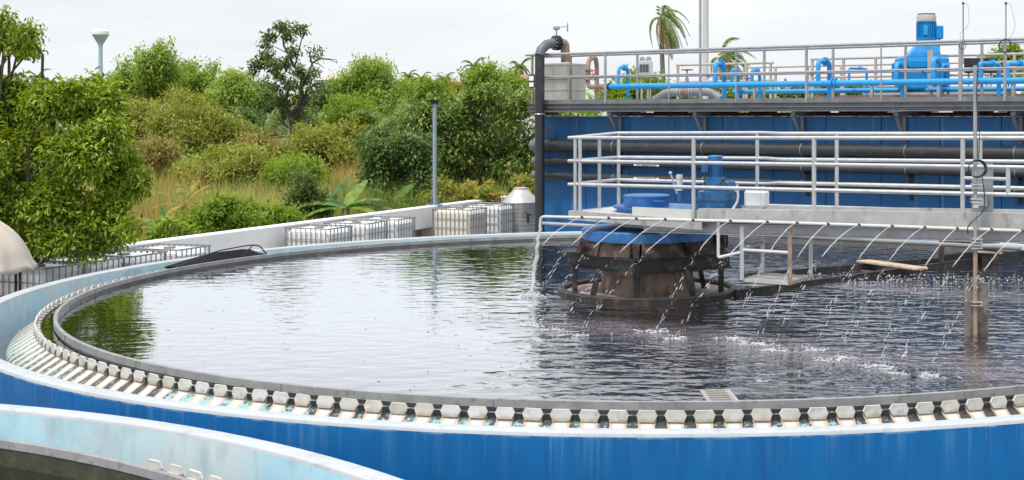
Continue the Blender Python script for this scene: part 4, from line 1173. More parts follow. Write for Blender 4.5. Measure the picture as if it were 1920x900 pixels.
mb = MB(); mb.tube(fillet([fl + dirf * 0.14, fl + dirf * 0.34, Vector(((fl + dirf * 0.34).x + 0.02, (fl + dirf * 0.34).y + 0.02, hp_.z - 0.02))], 0.2, 6), 0.118, 16); mb.build('down_pipe', M['rust_brown'], ris)
vt = fl + dirf * 0.07 + UPV * 0.18
mb = MB(); mb.tube([vt, vt + UPV * 0.16], 0.022, 8); mb.cbox(vt + UPV * 0.2, (0.17, 0.09, 0.1), ax_u, 0.02); vs1 = mb.build('valve_gear', M['galv_dull'], ris)
wc = vt + UPV * 0.22 + UF.d * 0.36
mb = MB(); mb.tube([vt + UPV * 0.22, wc], 0.012, 6)
hw_u = (UF.n * 0.8 - UF.d * 0.6).normalized()
mb.tube([wc + hw_u * (0.12 * math.cos(2 * PI * i / 18)) + UPV * (0.12 * math.sin(2 * PI * i / 18)) for i in range(18)], 0.013, 6, closed=True)
for k in range(3):
    a = PI * k / 3; e = hw_u * math.cos(a) + UPV * math.sin(a); mb.tube([wc - e * 0.115, wc + e * 0.115], 0.007, 5)
mb.build('handwheel', M['galv_dull'], ris)

# upper walkway
zbt, zbb = CZ + 0.283, CZ + 0.075
walk = thing('upper_walkway', 'grey steel walkway with tubular handrails on top of the blue tank', 'walkway', UF.g(0, 0, zbt))
for t in (0.0, 0.95):
    mb = MB(); a, b = UF.g(0, t, (zbt + zbb) / 2), UF.g(s_r, t, (zbt + zbb) / 2); hh = zbt - zbb
    mb.bar(a, b, 0.012, hh)
    for dz in (hh / 2 - 0.008, 0.0, -hh / 2 + 0.008): mb.bar(a + UPV * dz - UF.n * 0.042, b + UPV * dz - UF.n * 0.042, 0.075, 0.016)
    mb.build('edge_beam', M['grey_steel'], walk)
    mb = MB(); a, b = UF.g(0.2, t + 0.01, zbt + 0.046), UF.g(s_r, t + 0.01, zbt + 0.046); mb.bar(a, b, 0.008, 0.088); mb.build('toe_board', M['grey_steel'], walk)
nd_ = 13
for k in range(nd_):
    sa, sb = k * s_r / nd_ + 0.02, (k + 1) * s_r / nd_ - 0.02
    mb = MB(); mb.bar(UF.g(sa, 0.47, zbt + 0.01), UF.g(sb, 0.47, zbt + 0.01), 0.82, 0.025); mb.build('deck_panel', M['galv_dull'], walk)
zr, zm = CZ + 1.522, CZ + 0.947
for t, posts, ya in ((0.0, (998, 1135, 1254, 1380, 1512, 1652, 1801, 1884, 1985, 2150, 2330, 2530), 0), (0.95, (1070, 1195, 1313, 1433, 1562, 1698, 1841, 2000, 2180, 2380), 0)):
    for px_ in posts:
        s = UF.s_of(px_, t)
        w = 0.03 if px_ in (1254, 1652, 1380) else 0.055
        if px_ == 1801: w = 0.075
        mb = MB(); mb.bar(UF.g(s, t, zbt), UF.g(s, t, zr), w, w * 0.8, up=tuple(UF.n), ch=0.004); mb.build('post', M['rust_brown' if px_ in (998, 1070) else 'galv_dull'], walk)
    sA = -0.1 if t == 0 else UF.s_of(1010, t)
    mb = MB(); mb.tube([UF.g(sA, t, zr), UF.g(s_r, t, zr)], 0.034, 10); mb.build('rail', M['galv_dull'], walk)
    mb = MB(); mb.tube([UF.g(sA, t, zm), UF.g(s_r, t, zm)], 0.024, 10); mb.build('rail', M['galv_dull'], walk)
mb = MB(); mb.tube([UF.g(0.0, 0.0, zr), UF.g(0.0, 0.95, zr)], 0.034, 10); mb.build('rail', M['rust_brown'], walk)
for px_ in (1000, 1143, 1303, 1487, 1680, 1900, 2140, 2400):
    s = UF.s_of(px_, 0.02)
    mb = MB(); mb.bar(UF.g(s, 0.0, zbb - 0.05), UF.g(s, 1.0, zbb - 0.05), 0.1, 0.09); mb.build('bracket_arm', M['grey_steel'], walk)
    if px_ == 1000: 
        mb = MB(); mb.bar(UF.g(s + 0.1, 0.0, zbb - 0.1), UF.g(s + 0.3, WT - 0.02, zbb - 0.75), 0.07, 0.05); mb.build('bracket_brace', M['grey_steel'], walk)
        continue
    mb = MB(); mb.bar(UF.g(s, 0.03, zbb - 0.1), UF.g(s, WT - 0.06, zbb - 0.62), 0.07, 0.05); mb.build('bracket_brace', M['grey_steel'], walk)
    mb = MB(); mb.bar(UF.g(s, WT - 0.035, zbb - 0.1), UF.g(s, WT - 0.035, zbb - 0.66), 0.07, 0.06, up=tuple(UF.n)); mb.build('bracket_strut', M['grey_steel'], walk)
# hopper
hc = UF.g(UF.s_of(1063, 1.0) - 0.39, 1.4, 0)
hop = thing('steel_hopper', 'stainless steel box hopper with banded sides beside the black riser pipe', 'hopper', (hc.x, hc.y, zbt))
zh = uz(1063, 118, 1.0)
mb = MB(); mb.cbox((hc.x, hc.y, (zbt + zh) / 2), (0.78, 0.8, zh - zbt), ax_u, 0.012); hb = mb.build('hopper_body', M['steel'], hop)
for y_, w in ((120, 0.05), (145, 0.025), (168, 0.035)):
    mb = MB(); mb.cbox((hc.x, hc.y, uz(1063, y_, 1.0)), (0.84, 0.86, w), ax_u, 0.006); mb.build('band', M['steel'], hb)
# brown gooseneck with red wheel
def wheel(mb, c, nrm, r, tk):
    u = nrm.orthogonal().normalized(); w = nrm.cross(u)
    mb.tube([c + u * (r * math.cos(2 * PI * i / 16)) + w * (r * math.sin(2 * PI * i / 16)) for i in range(16)], tk, 6, closed=True)
    for k in range(3):
        a = PI * k / 3; e = u * math.cos(a) + w * math.sin(a); mb.tube([c - e * r, c + e * r], tk * 0.6, 5)
    mb.tube([c - nrm * 0.02, c + nrm * 0.02], r * 0.25, 8)
gn = thing('brown_gooseneck_pipe', 'brown-grey gooseneck pipe with a red handwheel beside the steel hopper', 'pipe', UF.at_z(1103, 1.0, zbt))
p = [UF.px(1150, 163, 0.75), UF.px(1102, 163, 0.8), UF.px(1102, 132, 0.8), UF.px(1104, 112, 0.9), UF.px(1116, 107, 1.3), UF.px(1119, 120, 1.5), UF.px(1119, 188, 1.5)]
mb = MB(); mb.tube(fillet(p, 0.16, 6), 0.06, 12); mb.build('pipe', M['rust_brown'], gn)
for y_ in (132, 140, 150):
    mb = MB(); c = UF.px(1102, y_, 0.8); mb.tube([c, c + UPV * 0.03], 0.1, 12); mb.build('flange', M['rust_brown'], gn)
mb = MB(); wheel(mb, UF.px(1112, 141, 0.55), -UF.n, 0.12, 0.014); mb.build('handwheel', M['red'], gn)
# blue main along the walkway
mainp = thing('blue_main_pipe', 'long bright blue pipe running along the upper walkway', 'pipe', UF.at_z(1140, 0.75, zbt))
zmn = CZ + 0.705
sA = UF.s_of(1140, 0.72)
mb = MB(); mb.tube([UF.g(sA, 0.72, zmn), UF.g(s_r, 0.72, zmn)], 0.07, 14); mb.build('pipe', M['sky_blue'], mainp)
for px_, rr2, mt in ((1142, 0.1, 'black'), (1415, 0.075, 'sky_blue'), (1560, 0.115, 'sky_blue'), (1566, 0.115, 'sky_blue'), (1632, 0.078, 'sky_blue')):
    mb = MB(); s = UF.s_of(px_, 0.72); mb.tube([UF.g(s, 0.72, zmn), UF.g(s + 0.03, 0.72, zmn)], rr2, 14); mb.build('flange', M[mt], mainp)
for px_ in (1216, 1415, 1562, 1635, 1760, 1900):
    mb = MB(); s = UF.s_of(px_, 0.72); mb.bar(UF.g(s, 0.72, zbt), UF.g(s, 0.72, zmn - 0.06), 0.06, 0.06, up=tuple(UF.n)); mb.build('stand', M['galv_dull'], mainp)
# blue goosenecks
def goose(px0, ytop, px1, label, r=0.045, t0=0.72, t1=1.5, wheelx=None, flat=False):
    root = thing('blue_gooseneck_pipe', label, 'pipe', UF.at_z(px0, t0, zmn), 'blue gooseneck pipes on the upper walkway')
    a = UF.px(px0, ytop, t0); b = UF.px(px1, ytop, t1)
    b.z = a.z
    mb = MB(); mb.tube(fillet([Vector((a.x, a.y, zmn)), a, b, Vector((b.x, b.y, zbt))], 0.05 if flat else 0.14, 6), r, 12); mb.build('pipe', M['sky_blue'], root)
    d_ = (b - a).normalized(); m_ = a.lerp(b, 0.62)
    mb = MB(); mb.tube([m_ - d_ * 0.02, m_ + d_ * 0.045], r * 1.85, 14); mb.build('flange', M['sky_blue'], root)
    if wheelx:
        w0 = UF.px(wheelx, 148, t0); w0.z = lerp(zmn, a.z, 0.45)
        mb = MB(); mb.tube([Vector((a.x, a.y, w0.z)), w0], 0.025, 8); mb.build('valve_stem', M['sky_blue'], root)
        mb = MB(); wheel(mb, w0, (Vector((a.x, a.y, w0.z)) - w0).normalized(), 0.06, 0.009); mb.build('handwheel', M['red'], root)
goose(1160, 126, 1177, 'blue gooseneck pipe nearest the steel hopper', wheelx=1150, t1=1.25)
goose(1341, 119, 1358, 'tall blue gooseneck pipe beside the white mast', 0.055, wheelx=1329, t1=1.3)
goose(1372, 131, 1384, 'short blue gooseneck just right of the tall one by the white mast', 0.042, t0=1.2, t1=1.8)
goose(1410, 131, 1424, 'blue gooseneck left of the big front rail post with small red wheel', 0.042, t0=1.2, t1=1.9, wheelx=1401)
goose(1534, 114, 1555, 'blue gooseneck with double valve in the middle of the blue pipe', 0.055, wheelx=1522, t1=1.4)
goose(1592, 128, 1625, 'low wide blue pipe loop left of the blue motor', 0.03, t0=1.6, t1=2.2, flat=True)
goose(1681, 120, 1692, 'blue gooseneck against the left side of the blue motor', 0.055, t0=0.9, t1=1.6)
goose(1750, 110, 1762, 'blue gooseneck against the right side of the blue motor', 0.055, t0=0.9, t1=1.7, wheelx=1732)
goose(1765, 122, 1778, 'small blue gooseneck just right of the blue motor', 0.035, t0=1.6, t1=2.1)
goose(1838, 119, 1873, 'wide blue pipe loop in front of the black panel', 0.05, t0=0.9, t1=1.5, flat=True, wheelx=1832)
goose(1890, 119, 1925, 'wide blue pipe loop at the right edge of the picture', 0.05, t0=0.9, t1=1.5, flat=True)
# second blue pipe behind at deck height
mb = MB(); mb.tube([UF.g(UF.s_of(1375, 1.9), 1.9, CZ + 0.56), UF.g(s_r, 1.9, CZ + 0.56)], 0.055, 12)
o = mb.build('rear_blue_pipe', M['sky_blue'], loc=tuple(UF.g(UF.s_of(1375, 1.9), 1.9, CZ + 0.56))); tag(o, 'second blue pipe lying behind and below the main blue pipe', 'pipe')
# grey bypass with valve
by = thing('grey_bypass_pipe', 'thick grey pipe with strapped coupling and red-wheeled valve on the walkway', 'pipe', UF.at_z(1290, 1.5, zbt))
tb = 1.6
p = [UF.px(1228, 188, tb), UF.px(1250, 174, tb), UF.px(1328, 172, tb), UF.px(1352, 186, tb)]
mb = MB(); mb.tube(fillet(p, 0.12, 4), 0.105, 14); mb.build('pipe', pmat('grey_plastic', (0.27, 0.275, 0.29), 0.5), by)
for px_ in (1274, 1279, 1295, 1300): 
    mb = MB(); c = UF.px(px_, 173, tb); mb.tube([c, c + UF.d * 0.03], 0.135, 16); mb.build('coupling_band', M['galv'], by)
mb = MB(); mb.tube([UF.px(1281, 173, tb), UF.px(1294, 173, tb)], 0.12, 14); mb.build('coupling', M['rust_brown'], by)
c = UF.px(1288, 165, tb); zt_ = uz(1288, 131, tb)
mb = MB(); mb.tube([c, Vector((c.x, c.y, lerp(c.z, zt_, 0.55)))], 0.05, 10); mb.tube([Vector((c.x, c.y, lerp(c.z, zt_, 0.5))), Vector((c.x, c.y, zt_))], 0.025, 8); mb.build('valve_body', M['galv_dull'], by)
mb = MB(); wheel(mb, Vector((c.x, c.y, zt_)), UPV, 0.14, 0.015); mb.build('handwheel', M['red'], by)

# big blue motor
tm = 2.3
mc = UF.at_z(1736, tm, zbt)
mot = thing('mixer_motor', 'tall bright blue vertical mixer motor on a flanged gearbox above the walkway', 'motor', tuple(mc))
Ym = mc.y
mz = lambda y_: CZ - (y_ - HY) * Ym / F
pxm = Ym / F
mb = MB(); mb.cbox((mc.x - 8 * pxm, mc.y, (mz(165) + mz(107)) / 2), (92 * pxm, 0.75, (165 - 107) * pxm), ch=0.05); gbx = mb.build('gearbox', M['motor_blue'], mot)
for (x0, x1, y0, y1) in ((1672, 1700, 118, 160), (1702, 1742, 112, 128), (1700, 1746, 134, 150), (1746, 1770, 118, 160), (1684, 1760, 160, 168)):
    a = at(x0, y0, Ym - 0.42); b = at(x1, y1, Ym - 0.42)
    mb = MB(); mb.cbox((a + b) / 2, (abs(b.x - a.x), 0.12, abs(a.z - b.z)), ch=0.025); mb.build('gearbox_rib', M['motor_blue'], gbx)
vs_ = []
for (y_, xl, xr, dd) in ((108, 1695, 1760, 0.35), (100, 1704, 1758, 0.33), (84, 1718, 1756, 0.25), (76, 1719, 1755, 0.24)):
    for (x_, s_) in ((xl, -1), (xr, -1), (xr, 1), (xl, 1)):
        vs_.append(Vector(((x_ - CX) * pxm, Ym + s_ * dd, mz(y_))))
mb = MB(); mb.add(vs_, [(i * 4 + j, i * 4 + (j + 1) % 4, i * 4 + 4 + (j + 1) % 4, i * 4 + 4 + j) for i in range(3) for j in range(4)] + [(12, 13, 14, 15), (3, 2, 1, 0)]); mb.build('lantern', M['motor_blue'], mot, smooth=False)
mx_ = (1737 - CX) * pxm
mb = MB(); mb.lathe((mx_, Ym), [(0.2, mz(77)), (0.235, mz(75)), (0.235, mz(72)), (0.2, mz(72)), (0.2, mz(42)), (0.225, mz(42)), (0.225, mz(40)), (0.1, mz(40))], 28); mbd = mb.build('motor_body', M['motor_blue'], mot)
for k in range(26):
    a = 2 * PI * k / 26
    mb = MB(); mb.box((mx_ + 0.208 * math.cos(a), Ym + 0.208 * math.sin(a), mz(57)), (0.045, 0.012, 29 * pxm), (Vector((math.cos(a), math.sin(a), 0)), Vector((-math.sin(a), math.cos(a), 0)), UPV)); mb.build('cooling_fin', M['motor_blue'], mbd)
mb = MB(); mb.cbox((mx_ - 0.06, Ym - 0.22, mz(58)), (0.1, 0.03, 0.22), ch=0.008); mb.build('name_plate', M['sky_blue'], mbd)
mb = MB(); mb.lathe((mx_, Ym), [(0.222, mz(40)), (0.222, mz(31)), (0.2, mz(28)), (0.05, mz(28))], 28); mb.build('fan_cowl', M['taupe'], mot)
mb = MB(); mb.lathe((mx_, Ym), [(0.05, mz(28)), (0.205, mz(27)), (0.205, mz(25.6)), (0, mz(25.2))], 28); mb.build('rain_cap', M['rust_brown'], mot)
mb = MB(); q = at(1760, 61, Ym); mb.cbox(q, (14 * pxm, 0.28, 25 * pxm), ch=0.02); mb.build('terminal_box', M['motor_blue'], mot)
mb = MB(); mb.tube([at(1761, 74, Ym), at(1761, 104, Ym)], 0.02, 6); mb.build('conduit', M['rust_brown'], mot)
mb = MB(); mb.bar(at(1744, 180, Ym - 0.5), at(1744, 94, Ym - 0.5), 0.12, 0.02, up=(0, 1, 0)); mb.build('support_plate', M['taupe'], mot)
# back railing and brown kerb
back = thing('back_railing', 'taupe tubular railing at the back of the tank roof behind the pumps', 'railing', UF.at_z(1268, 3.4, zbt))
zb1 = uz(1300, 120, 3.4)
for (xa, xb, yz, t) in ((1268, 1450, 120, 3.4), (1520, 2050, 106, 2.9)):
    z1 = uz((xa + xb) / 2 if xb < 1900 else 1720, yz, t)
    for dz in (0, -0.45):
        mb = MB(); mb.tube([UF.g(UF.s_of(xa, t), t, z1 + dz), UF.g(UF.s_of(xb, t), t, z1 + dz)], 0.03, 8); mb.build('rail', M['taupe'], back)
    n = 5 if xb < 1900 else 9
    for k in range(n):
        s = lerp(UF.s_of(xa + 3, t), UF.s_of(xb - 5, t), k / (n - 1))
        mb = MB(); mb.bar(UF.g(s, t, zbt - 0.05), UF.g(s, t, z1), 0.06, 0.05, up=tuple(UF.n)); mb.build('post', M['taupe'], back)
t = 5.5
for yz in (127, 140):
    mb = MB(); a, b = UF.px(1395, yz, t), UF.g(UF.s_of(2050, t), t, uz(1395, yz, t)); mb.tube([a, b], 0.026, 8); mb.build('rail', M['taupe'], back)
for k in range(10):
    s = lerp(UF.s_of(1395, t), UF.s_of(2000, t), k / 9)
    mb = MB(); mb.bar(UF.g(s, t, zbt - 0.2), UF.g(s, t, uz(1395, 127, t)), 0.06, 0.05, up=tuple(UF.n)); mb.build('post', M['taupe'], back)
sA = UF.s_of(1525, 1.7)
mb = MB(); mb.bar(UF.g(sA, 1.7, CZ + 0.37), UF.g(s_r, 1.7, CZ + 0.37), 0.12, 0.16)
o = mb.build('kerb_beam', M['brown_slab'], loc=tuple(UF.g(sA, 1.7, CZ + 0.28))); tag(o, 'long brown beam behind the upper walkway below the motor', 'beam')
# floor slab carrying the equipment
mb = MB(); mb.bar(UF.g(0.6, 2.6, zbt - 0.08), UF.g(s_r, 2.6, zbt - 0.08), 3.1, 0.06); o = mb.build('roof_floor', M['galv_dull'], walk)
# black panel
q = UF.px(1838, 123, 2.4)
mb = MB(); mb.cbox(q, (0.72, 0.06, 0.34), (Vector((1, 0, 0)), Vector((0, 1, 0)), UPV), 0.01); 
pn = thing('black_panel', 'black rectangular panel behind the blue pipes right of the motor', 'panel', tuple(UF.at_z(1838, 2.4, zbt)))
mb.build('screen', M['black'], pn)
for dx_ in (-0.25, 0.25):
    mb = MB(); mb.bar(Vector((q.x + dx_, q.y + 0.05, zbt)), Vector((q.x + dx_, q.y + 0.05, q.z + 0.1)), 0.04, 0.04, up=(0, 1, 0)); mb.build('leg', M['taupe'], pn)
# antennas on the front rail posts
for (px_, nm, loop) in ((1806, 'left of the two thin antenna rods on the upper handrail, with a trailing cable', 0.07), (1886, 'right of the two thin antenna rods on the upper handrail, with a coiled black cable', 0.13)):
    t = -0.05
    r0 = thing('antenna_rod', nm, 'antenna', tuple(UF.px(px_, 110, t)), 'antenna rods on the upper handrail')
    a, b = UF.px(px_, 118, t), UF.px(px_, 7, t)
    mb = MB(); mb.tube([a, b], 0.016, 8); mb.build('rod', M['galv_dull'], r0)
    mb = MB(); mb.tube([b - UPV * 0.01, b + UPV * 0.03], 0.026, 8); mb.build('tip', M['black'], r0)
    sg = 1 if loop > 0.1 else -1
    cp = [b, b + UF.d * 0.1, b + UF.d * (0.14 + 0.06 * (sg > 0)) - UPV * 0.45, a + UF.d * (0.15 if sg > 0 else -0.1) + UPV * 0.6, a + UPV * 0.42]
    mb = MB(); mb.tube(fillet(cp, 0.3, 6), 0.005, 5); mb.build('cable', M['galv_dull'], r0)
    c = UF.px(px_ - 1, 86, t - 0.04)
    mb = MB(); mb.tube([c + UF.d * (loop * math.cos(2 * PI * i / 18)) + UPV * (loop * math.sin(2 * PI * i / 18)) for i in range(18)], 0.012 if sg > 0 else 0.007, 6, closed=True); mb.build('cable_coil', M['black'], r0)
# masts behind the walkway
a = UF.at_z(1313, 1.05, zbt); b = UF.px(1313, -160, 1.05)
mb = MB(); mb.tube([a, b], 0.034, 10); o = mb.build('lamp_mast', M['galv_dull'], loc=tuple(a)); tag(o, 'grey slender mast rising out of the picture left of the white mast', 'mast')
Yw = 44
mb = MB(); mb.tube([(at(1323, 0, Yw).x, Yw, PLAT), at(1323, -200, Yw)], 0.1, 16); mb.tube([(at(1323, 0, Yw).x, Yw, CZ + 0.1), (at(1323, 0, Yw).x, Yw, CZ + 0.5)], [0.3, 0.11], 16)
o = mb.build('white_mast', M['white_paint'], loc=(at(1323, 0, Yw).x, Yw, PLAT)); tag(o, 'thick white mast rising out of the picture beside the grey one', 'mast')
# small sign at the left railing end
q = UF.px(997, 152, -0.03)
sg_ = thing('rail_sign', 'small framed sign on the left end of the upper railing beside the riser pipe', 'sign', tuple(q))
mb = MB(); mb.cbox(q, (0.2, 0.02, 0.34), ax_u, 0.004); sb_ = mb.build('board', M['black'], sg_)
mb = MB(); mb.box(q - UF.n * 0.013 + UPV * 0.07, (0.15, 0.005, 0.12), ax_u); mb.box(q - UF.n * 0.013 - UPV * 0.09, (0.15, 0.005, 0.11), ax_u); mb.build('sign_face', M['print'], sb_)

# ------------------------------------------------------------------ yard: parapet, containers, drum tank, lamp, canopy
par = thing('parapet_wall', 'long white parapet wall running diagonally behind the containers', 'wall', PF.g(0, 0, PLAT))
ptop = CZ - 2.5
mb = MB(); a, b = PF.g(-40, 0.16, ptop - 0.29), PF.g(18.5, 0.16, ptop - 0.29); mb.bar(a, b, 0.32, 0.58, ch=0.015); mb.build('parapet_beam', M['hull_white'], par)
for k in range(38):
    s = -39 + k * 1.55
    mb = MB(); mb.bar(PF.g(s, 0.16, PLAT), PF.g(s, 0.16, ptop - 0.58), 0.26, 0.4, up=(1, 0, 0)); mb.build('parapet_post', M['beige_conc'], par)
mb = MB(); a, b = PF.g(-40, 0.3, PLAT + 0.3), PF.g(18.5, 0.3, PLAT + 0.3); mb.bar(a, b, 0.04, 0.6); mb.build('back_sheet', M['rust_brown'], par)

def make_tote(name, bottle_mat):
    t = thing(name, 'x', 'container')
    W, D, H, zb = 1.18, 0.98, 1.0, 0.14
    mb = MB()
    mb.cbox((0, 0, 0.13), (W, D, 0.02), ch=0.004)
    for x in (-0.5, 0, 0.5): mb.cbox((x, 0, 0.06), (0.14, D, 0.1), ch=0.004)
    mb.cbox((0, 0, 0.008), (W, D, 0.015), ch=0.002)
    mb.build('pallet', M['pallet'], t)
    mb = MB(); mb.cbox((0, 0, zb + 0.49), (W - 0.06, D - 0.06, 0.96), ch=0.09); bo = mb.build('bottle', bottle_mat, t)
    mb = MB(); mb.tube([(0, 0, zb + 0.96), (0, 0, zb + 1.0)], 0.11, 16); mb.build('lid', M['pallet'], bo)
    mb = MB(); mb.tube([(0, -D / 2 + 0.05, zb + 0.09), (0, -D / 2 - 0.02, zb + 0.09)], 0.04, 10); mb.build('outlet_valve', M['black'], bo)
    mb = MB(); r = 0.011
    hx, hy = W / 2, D / 2
    for z in (zb + 0.02, zb + 0.28, zb + 0.52, zb + 0.76, zb + 1.0):
        rr = r * (1.5 if z > zb + 0.9 else 1)
        mb.tube(fillet([(-hx + 0.1, -hy, z), (hx, -hy, z), (hx, hy, z), (-hx, hy, z), (-hx, -hy, z), (-hx + 0.12, -hy, z)], 0.07, 3), rr, 6)
    for k in range(9):
        x = -hx + 0.07 + k * (W - 0.14) / 8
        for s in (-1, 1): mb.tube([(x, s * hy, zb), (x, s * hy, zb + 1.0)], r, 6)
    for k in range(7):
        y = -hy + 0.08 + k * (D - 0.16) / 6
        for s in (-1, 1): mb.tube([(s * hx, y, zb), (s * hx, y, zb + 1.0)], r, 6)
    mb.build('cage', M['cage'], t)
    return t
proto = make_tote('ibc_container', M['plastic'])
proto_y = make_tote('ibc_container', M['plastic_y'])
tot = [(72, 0.86, 'nearest caged container, partly behind the beige canopy', 0), (150, 0.84, 'caged container under the overhanging tree leaves, second from the canopy', 0),
       (232, 0.87, 'caged container third from the canopy, tops of its cage clear of the leaves', 0), (318, 0.84, 'caged container fourth from the canopy, left of the black scum tray', 0),
       (598, 0.86, 'caged container right of the scum tray, leftmost of the middle three', 0), (668, 0.84, 'caged container with a half-filled bottle, middle of the middle three', 0), (722, 0.86, 'caged container, rightmost of the middle three', 0),
       (862, 0.95, 'yellowed caged container below the lamp post', 1), (917, 0.95, 'white caged container between the yellowed one and the round steel tank', 0)]
used = {0: False, 1: False}
ang = math.atan2(PF.d.y, PF.d.x) - PI / 2
for (px_, tt0, lab, kind) in tot:
    src = (proto, proto_y)[kind]
    o = src if not used[kind] else copy_tree(src)
    used[kind] = True
    P = PF.px(px_, HY, -tt0)
    o.location = (P.x, P.y, PLAT); o.rotation_euler = (0, 0, ang + random.uniform(-0.05, 0.05))
    o['label'] = lab; o['group'] = 'caged liquid containers along the parapet'

# liquid standing in the middle container of the three
for o in list(bpy.data.objects):
    if o.parent is None and 'half-filled' in str(o.get('label', '')):
        mb = MB(); mb.cbox((0, 0, 0.14 + 0.3), (1.13, 0.93, 0.56), ch=0.06); mb.build('liquid', pmat('grey_liquid', (0.3, 0.33, 0.36), 0.4, var=0.05), o)
        o.children[-1].name = 'liquid'

# round stainless tank
q = at(976, 300, 39.0)
drum = thing('steel_water_tank', 'round ribbed stainless steel water tank behind the black riser pipe', 'tank', (q.x, q.y, PLAT))
zt_ = CZ - (378 - HY) * 39 / F; zt2_ = CZ - (355 - HY) * 39 / F
mb = MB(); pr = [(0.55, PLAT)]
z = PLAT + 0.05
while z < zt_ - 0.06:
    pr += [(0.56, z), (0.56, z + 0.045), (0.54, z + 0.06), (0.56, z + 0.075)]; z += 0.12
pr += [(0.56, zt_ - 0.02), (0.565, zt_), (0.55, zt_ + 0.02), (0.2, zt2_)]
mb.lathe((q.x, q.y), pr, 40); mb.build('tank_shell', M['steel'], drum)
mb = MB(); mb.lathe((q.x, q.y), [(0.2, zt2_ - 0.03), (0.2, zt2_ + 0.04), (0.17, zt2_ + 0.06), (0, zt2_ + 0.065)], 24); mb.build('tank_lid', M['taupe'], drum)
mb = MB(); mb.cbox((q.x + 0.28, q.y - 0.56, zt_ - 0.45), (0.06, 0.05, 0.25), ch=0.01); mb.box((q.x + 0.32, q.y - 0.57, zt_ - 0.34), (0.14, 0.05, 0.05)); mb.build('bracket', M['black'], drum)

# lamp post on the parapet
P = PF.px(815, HY, 0.16)
lp = thing('lamp_post', 'slim blue-grey lamp post with flat head on the white parapet', 'lamp post', (P.x, P.y, ptop))
ztl = CZ - (193 - HY) * P.y / F
mb = MB(); mb.tube([(P.x, P.y, ptop), (P.x, P.y, ztl)], 0.055, 12); mb.build('post', M['lampgrey'], lp)
mb = MB()
for k in range(4):
    a = PI / 4 + k * PI / 2; u = Vector((math.cos(a), math.sin(a), 0))
    mb.add([Vector((P.x, P.y, ptop)) + u * 0.05 + UPV * 0.02, Vector((P.x, P.y, ptop)) + u * 0.2 + UPV * 0.02, Vector((P.x, P.y, ptop)) + u * 0.05 + UPV * 0.25], [(0, 1, 2), (2, 1, 0)])
mb.cbox((P.x, P.y, ptop + 0.011), (0.42, 0.3, 0.02), ch=0.003); mb.build('base_plate', M['lampgrey'], lp)
mb = MB(); mb.cbox((P.x, P.y, ztl + 0.02), (0.2, 0.2, 0.08), ch=0.02); mb.cbox((P.x, P.y, ztl + 0.075), (0.46, 0.3, 0.025), ch=0.006); mb.build('lamp_head', M['black'], lp)

# beige canopy at the left edge
Yc = 19.2
cc = at(-62, 540, Yc)
can_ = thing('canvas_canopy', 'beige canvas canopy with drooping hem at the left edge of the picture', 'canopy', (cc.x, cc.y, PLAT))
zc0, zc1 = CZ - (512 - HY) * Yc / F, CZ - (392 - HY) * Yc / F
n, m = 80, 14
mb = MB(); vs_ = []
Rc = 0.87
for i in range(n):
    a = 2 * PI * i / n
    sag = 0.06 * (math.sin(a * 5 + 0.6) ** 2)
    for j in range(m + 1):
        u = j / m
        r = Rc * math.sin(u * PI / 2 * 0.98) * (1 - 0.06 * u * math.sin(a * 5) ** 2 + 0.02 * u ** 3 * math.sin(a * 17 + 6 * u)) + 0.05 * max(0, u - 0.85) / 0.15
        z = zc0 + (zc1 - zc0) * (0.55 * math.cos(u * PI / 2) + 0.45 * (1 - u)) - sag * u ** 4 + (0.06 * max(0, u - 0.85) / 0.15)
        vs_.append((cc.x + r * math.cos(a), cc.y + r * math.sin(a), z + 0.012 * math.sin(9 * a + 7 * u) + 0.02 * math.sin(5 * a + 3) * math.sin(u * 9) * u))
mb.add(vs_, [(i * (m + 1) + j, ((i + 1) % n) * (m + 1) + j, ((i + 1) % n) * (m + 1) + j + 1, i * (m + 1) + j + 1) for i in range(n) for j in range(m)])
o = mb.build('canvas', M['canvas'], can_, ang=60)
sm = o.modifiers.new('thick', 'SOLIDIFY'); sm.thickness = 0.008
for k in range(5):
    a = 2 * PI * k / 5 - 0.12
    mb = MB(); x, y = cc.x + Rc * 0.93 * math.cos(a), cc.y + Rc * 0.93 * math.sin(a); mb.tube([(x, y, PLAT), (x, y, zc0 + 0.05)], 0.02, 8); mb.build('leg', M['rust'], can_)

# ------------------------------------------------------------------ vegetation
def norm(a): return a / np.maximum(np.linalg.norm(a, axis=1, keepdims=True), 1e-9)

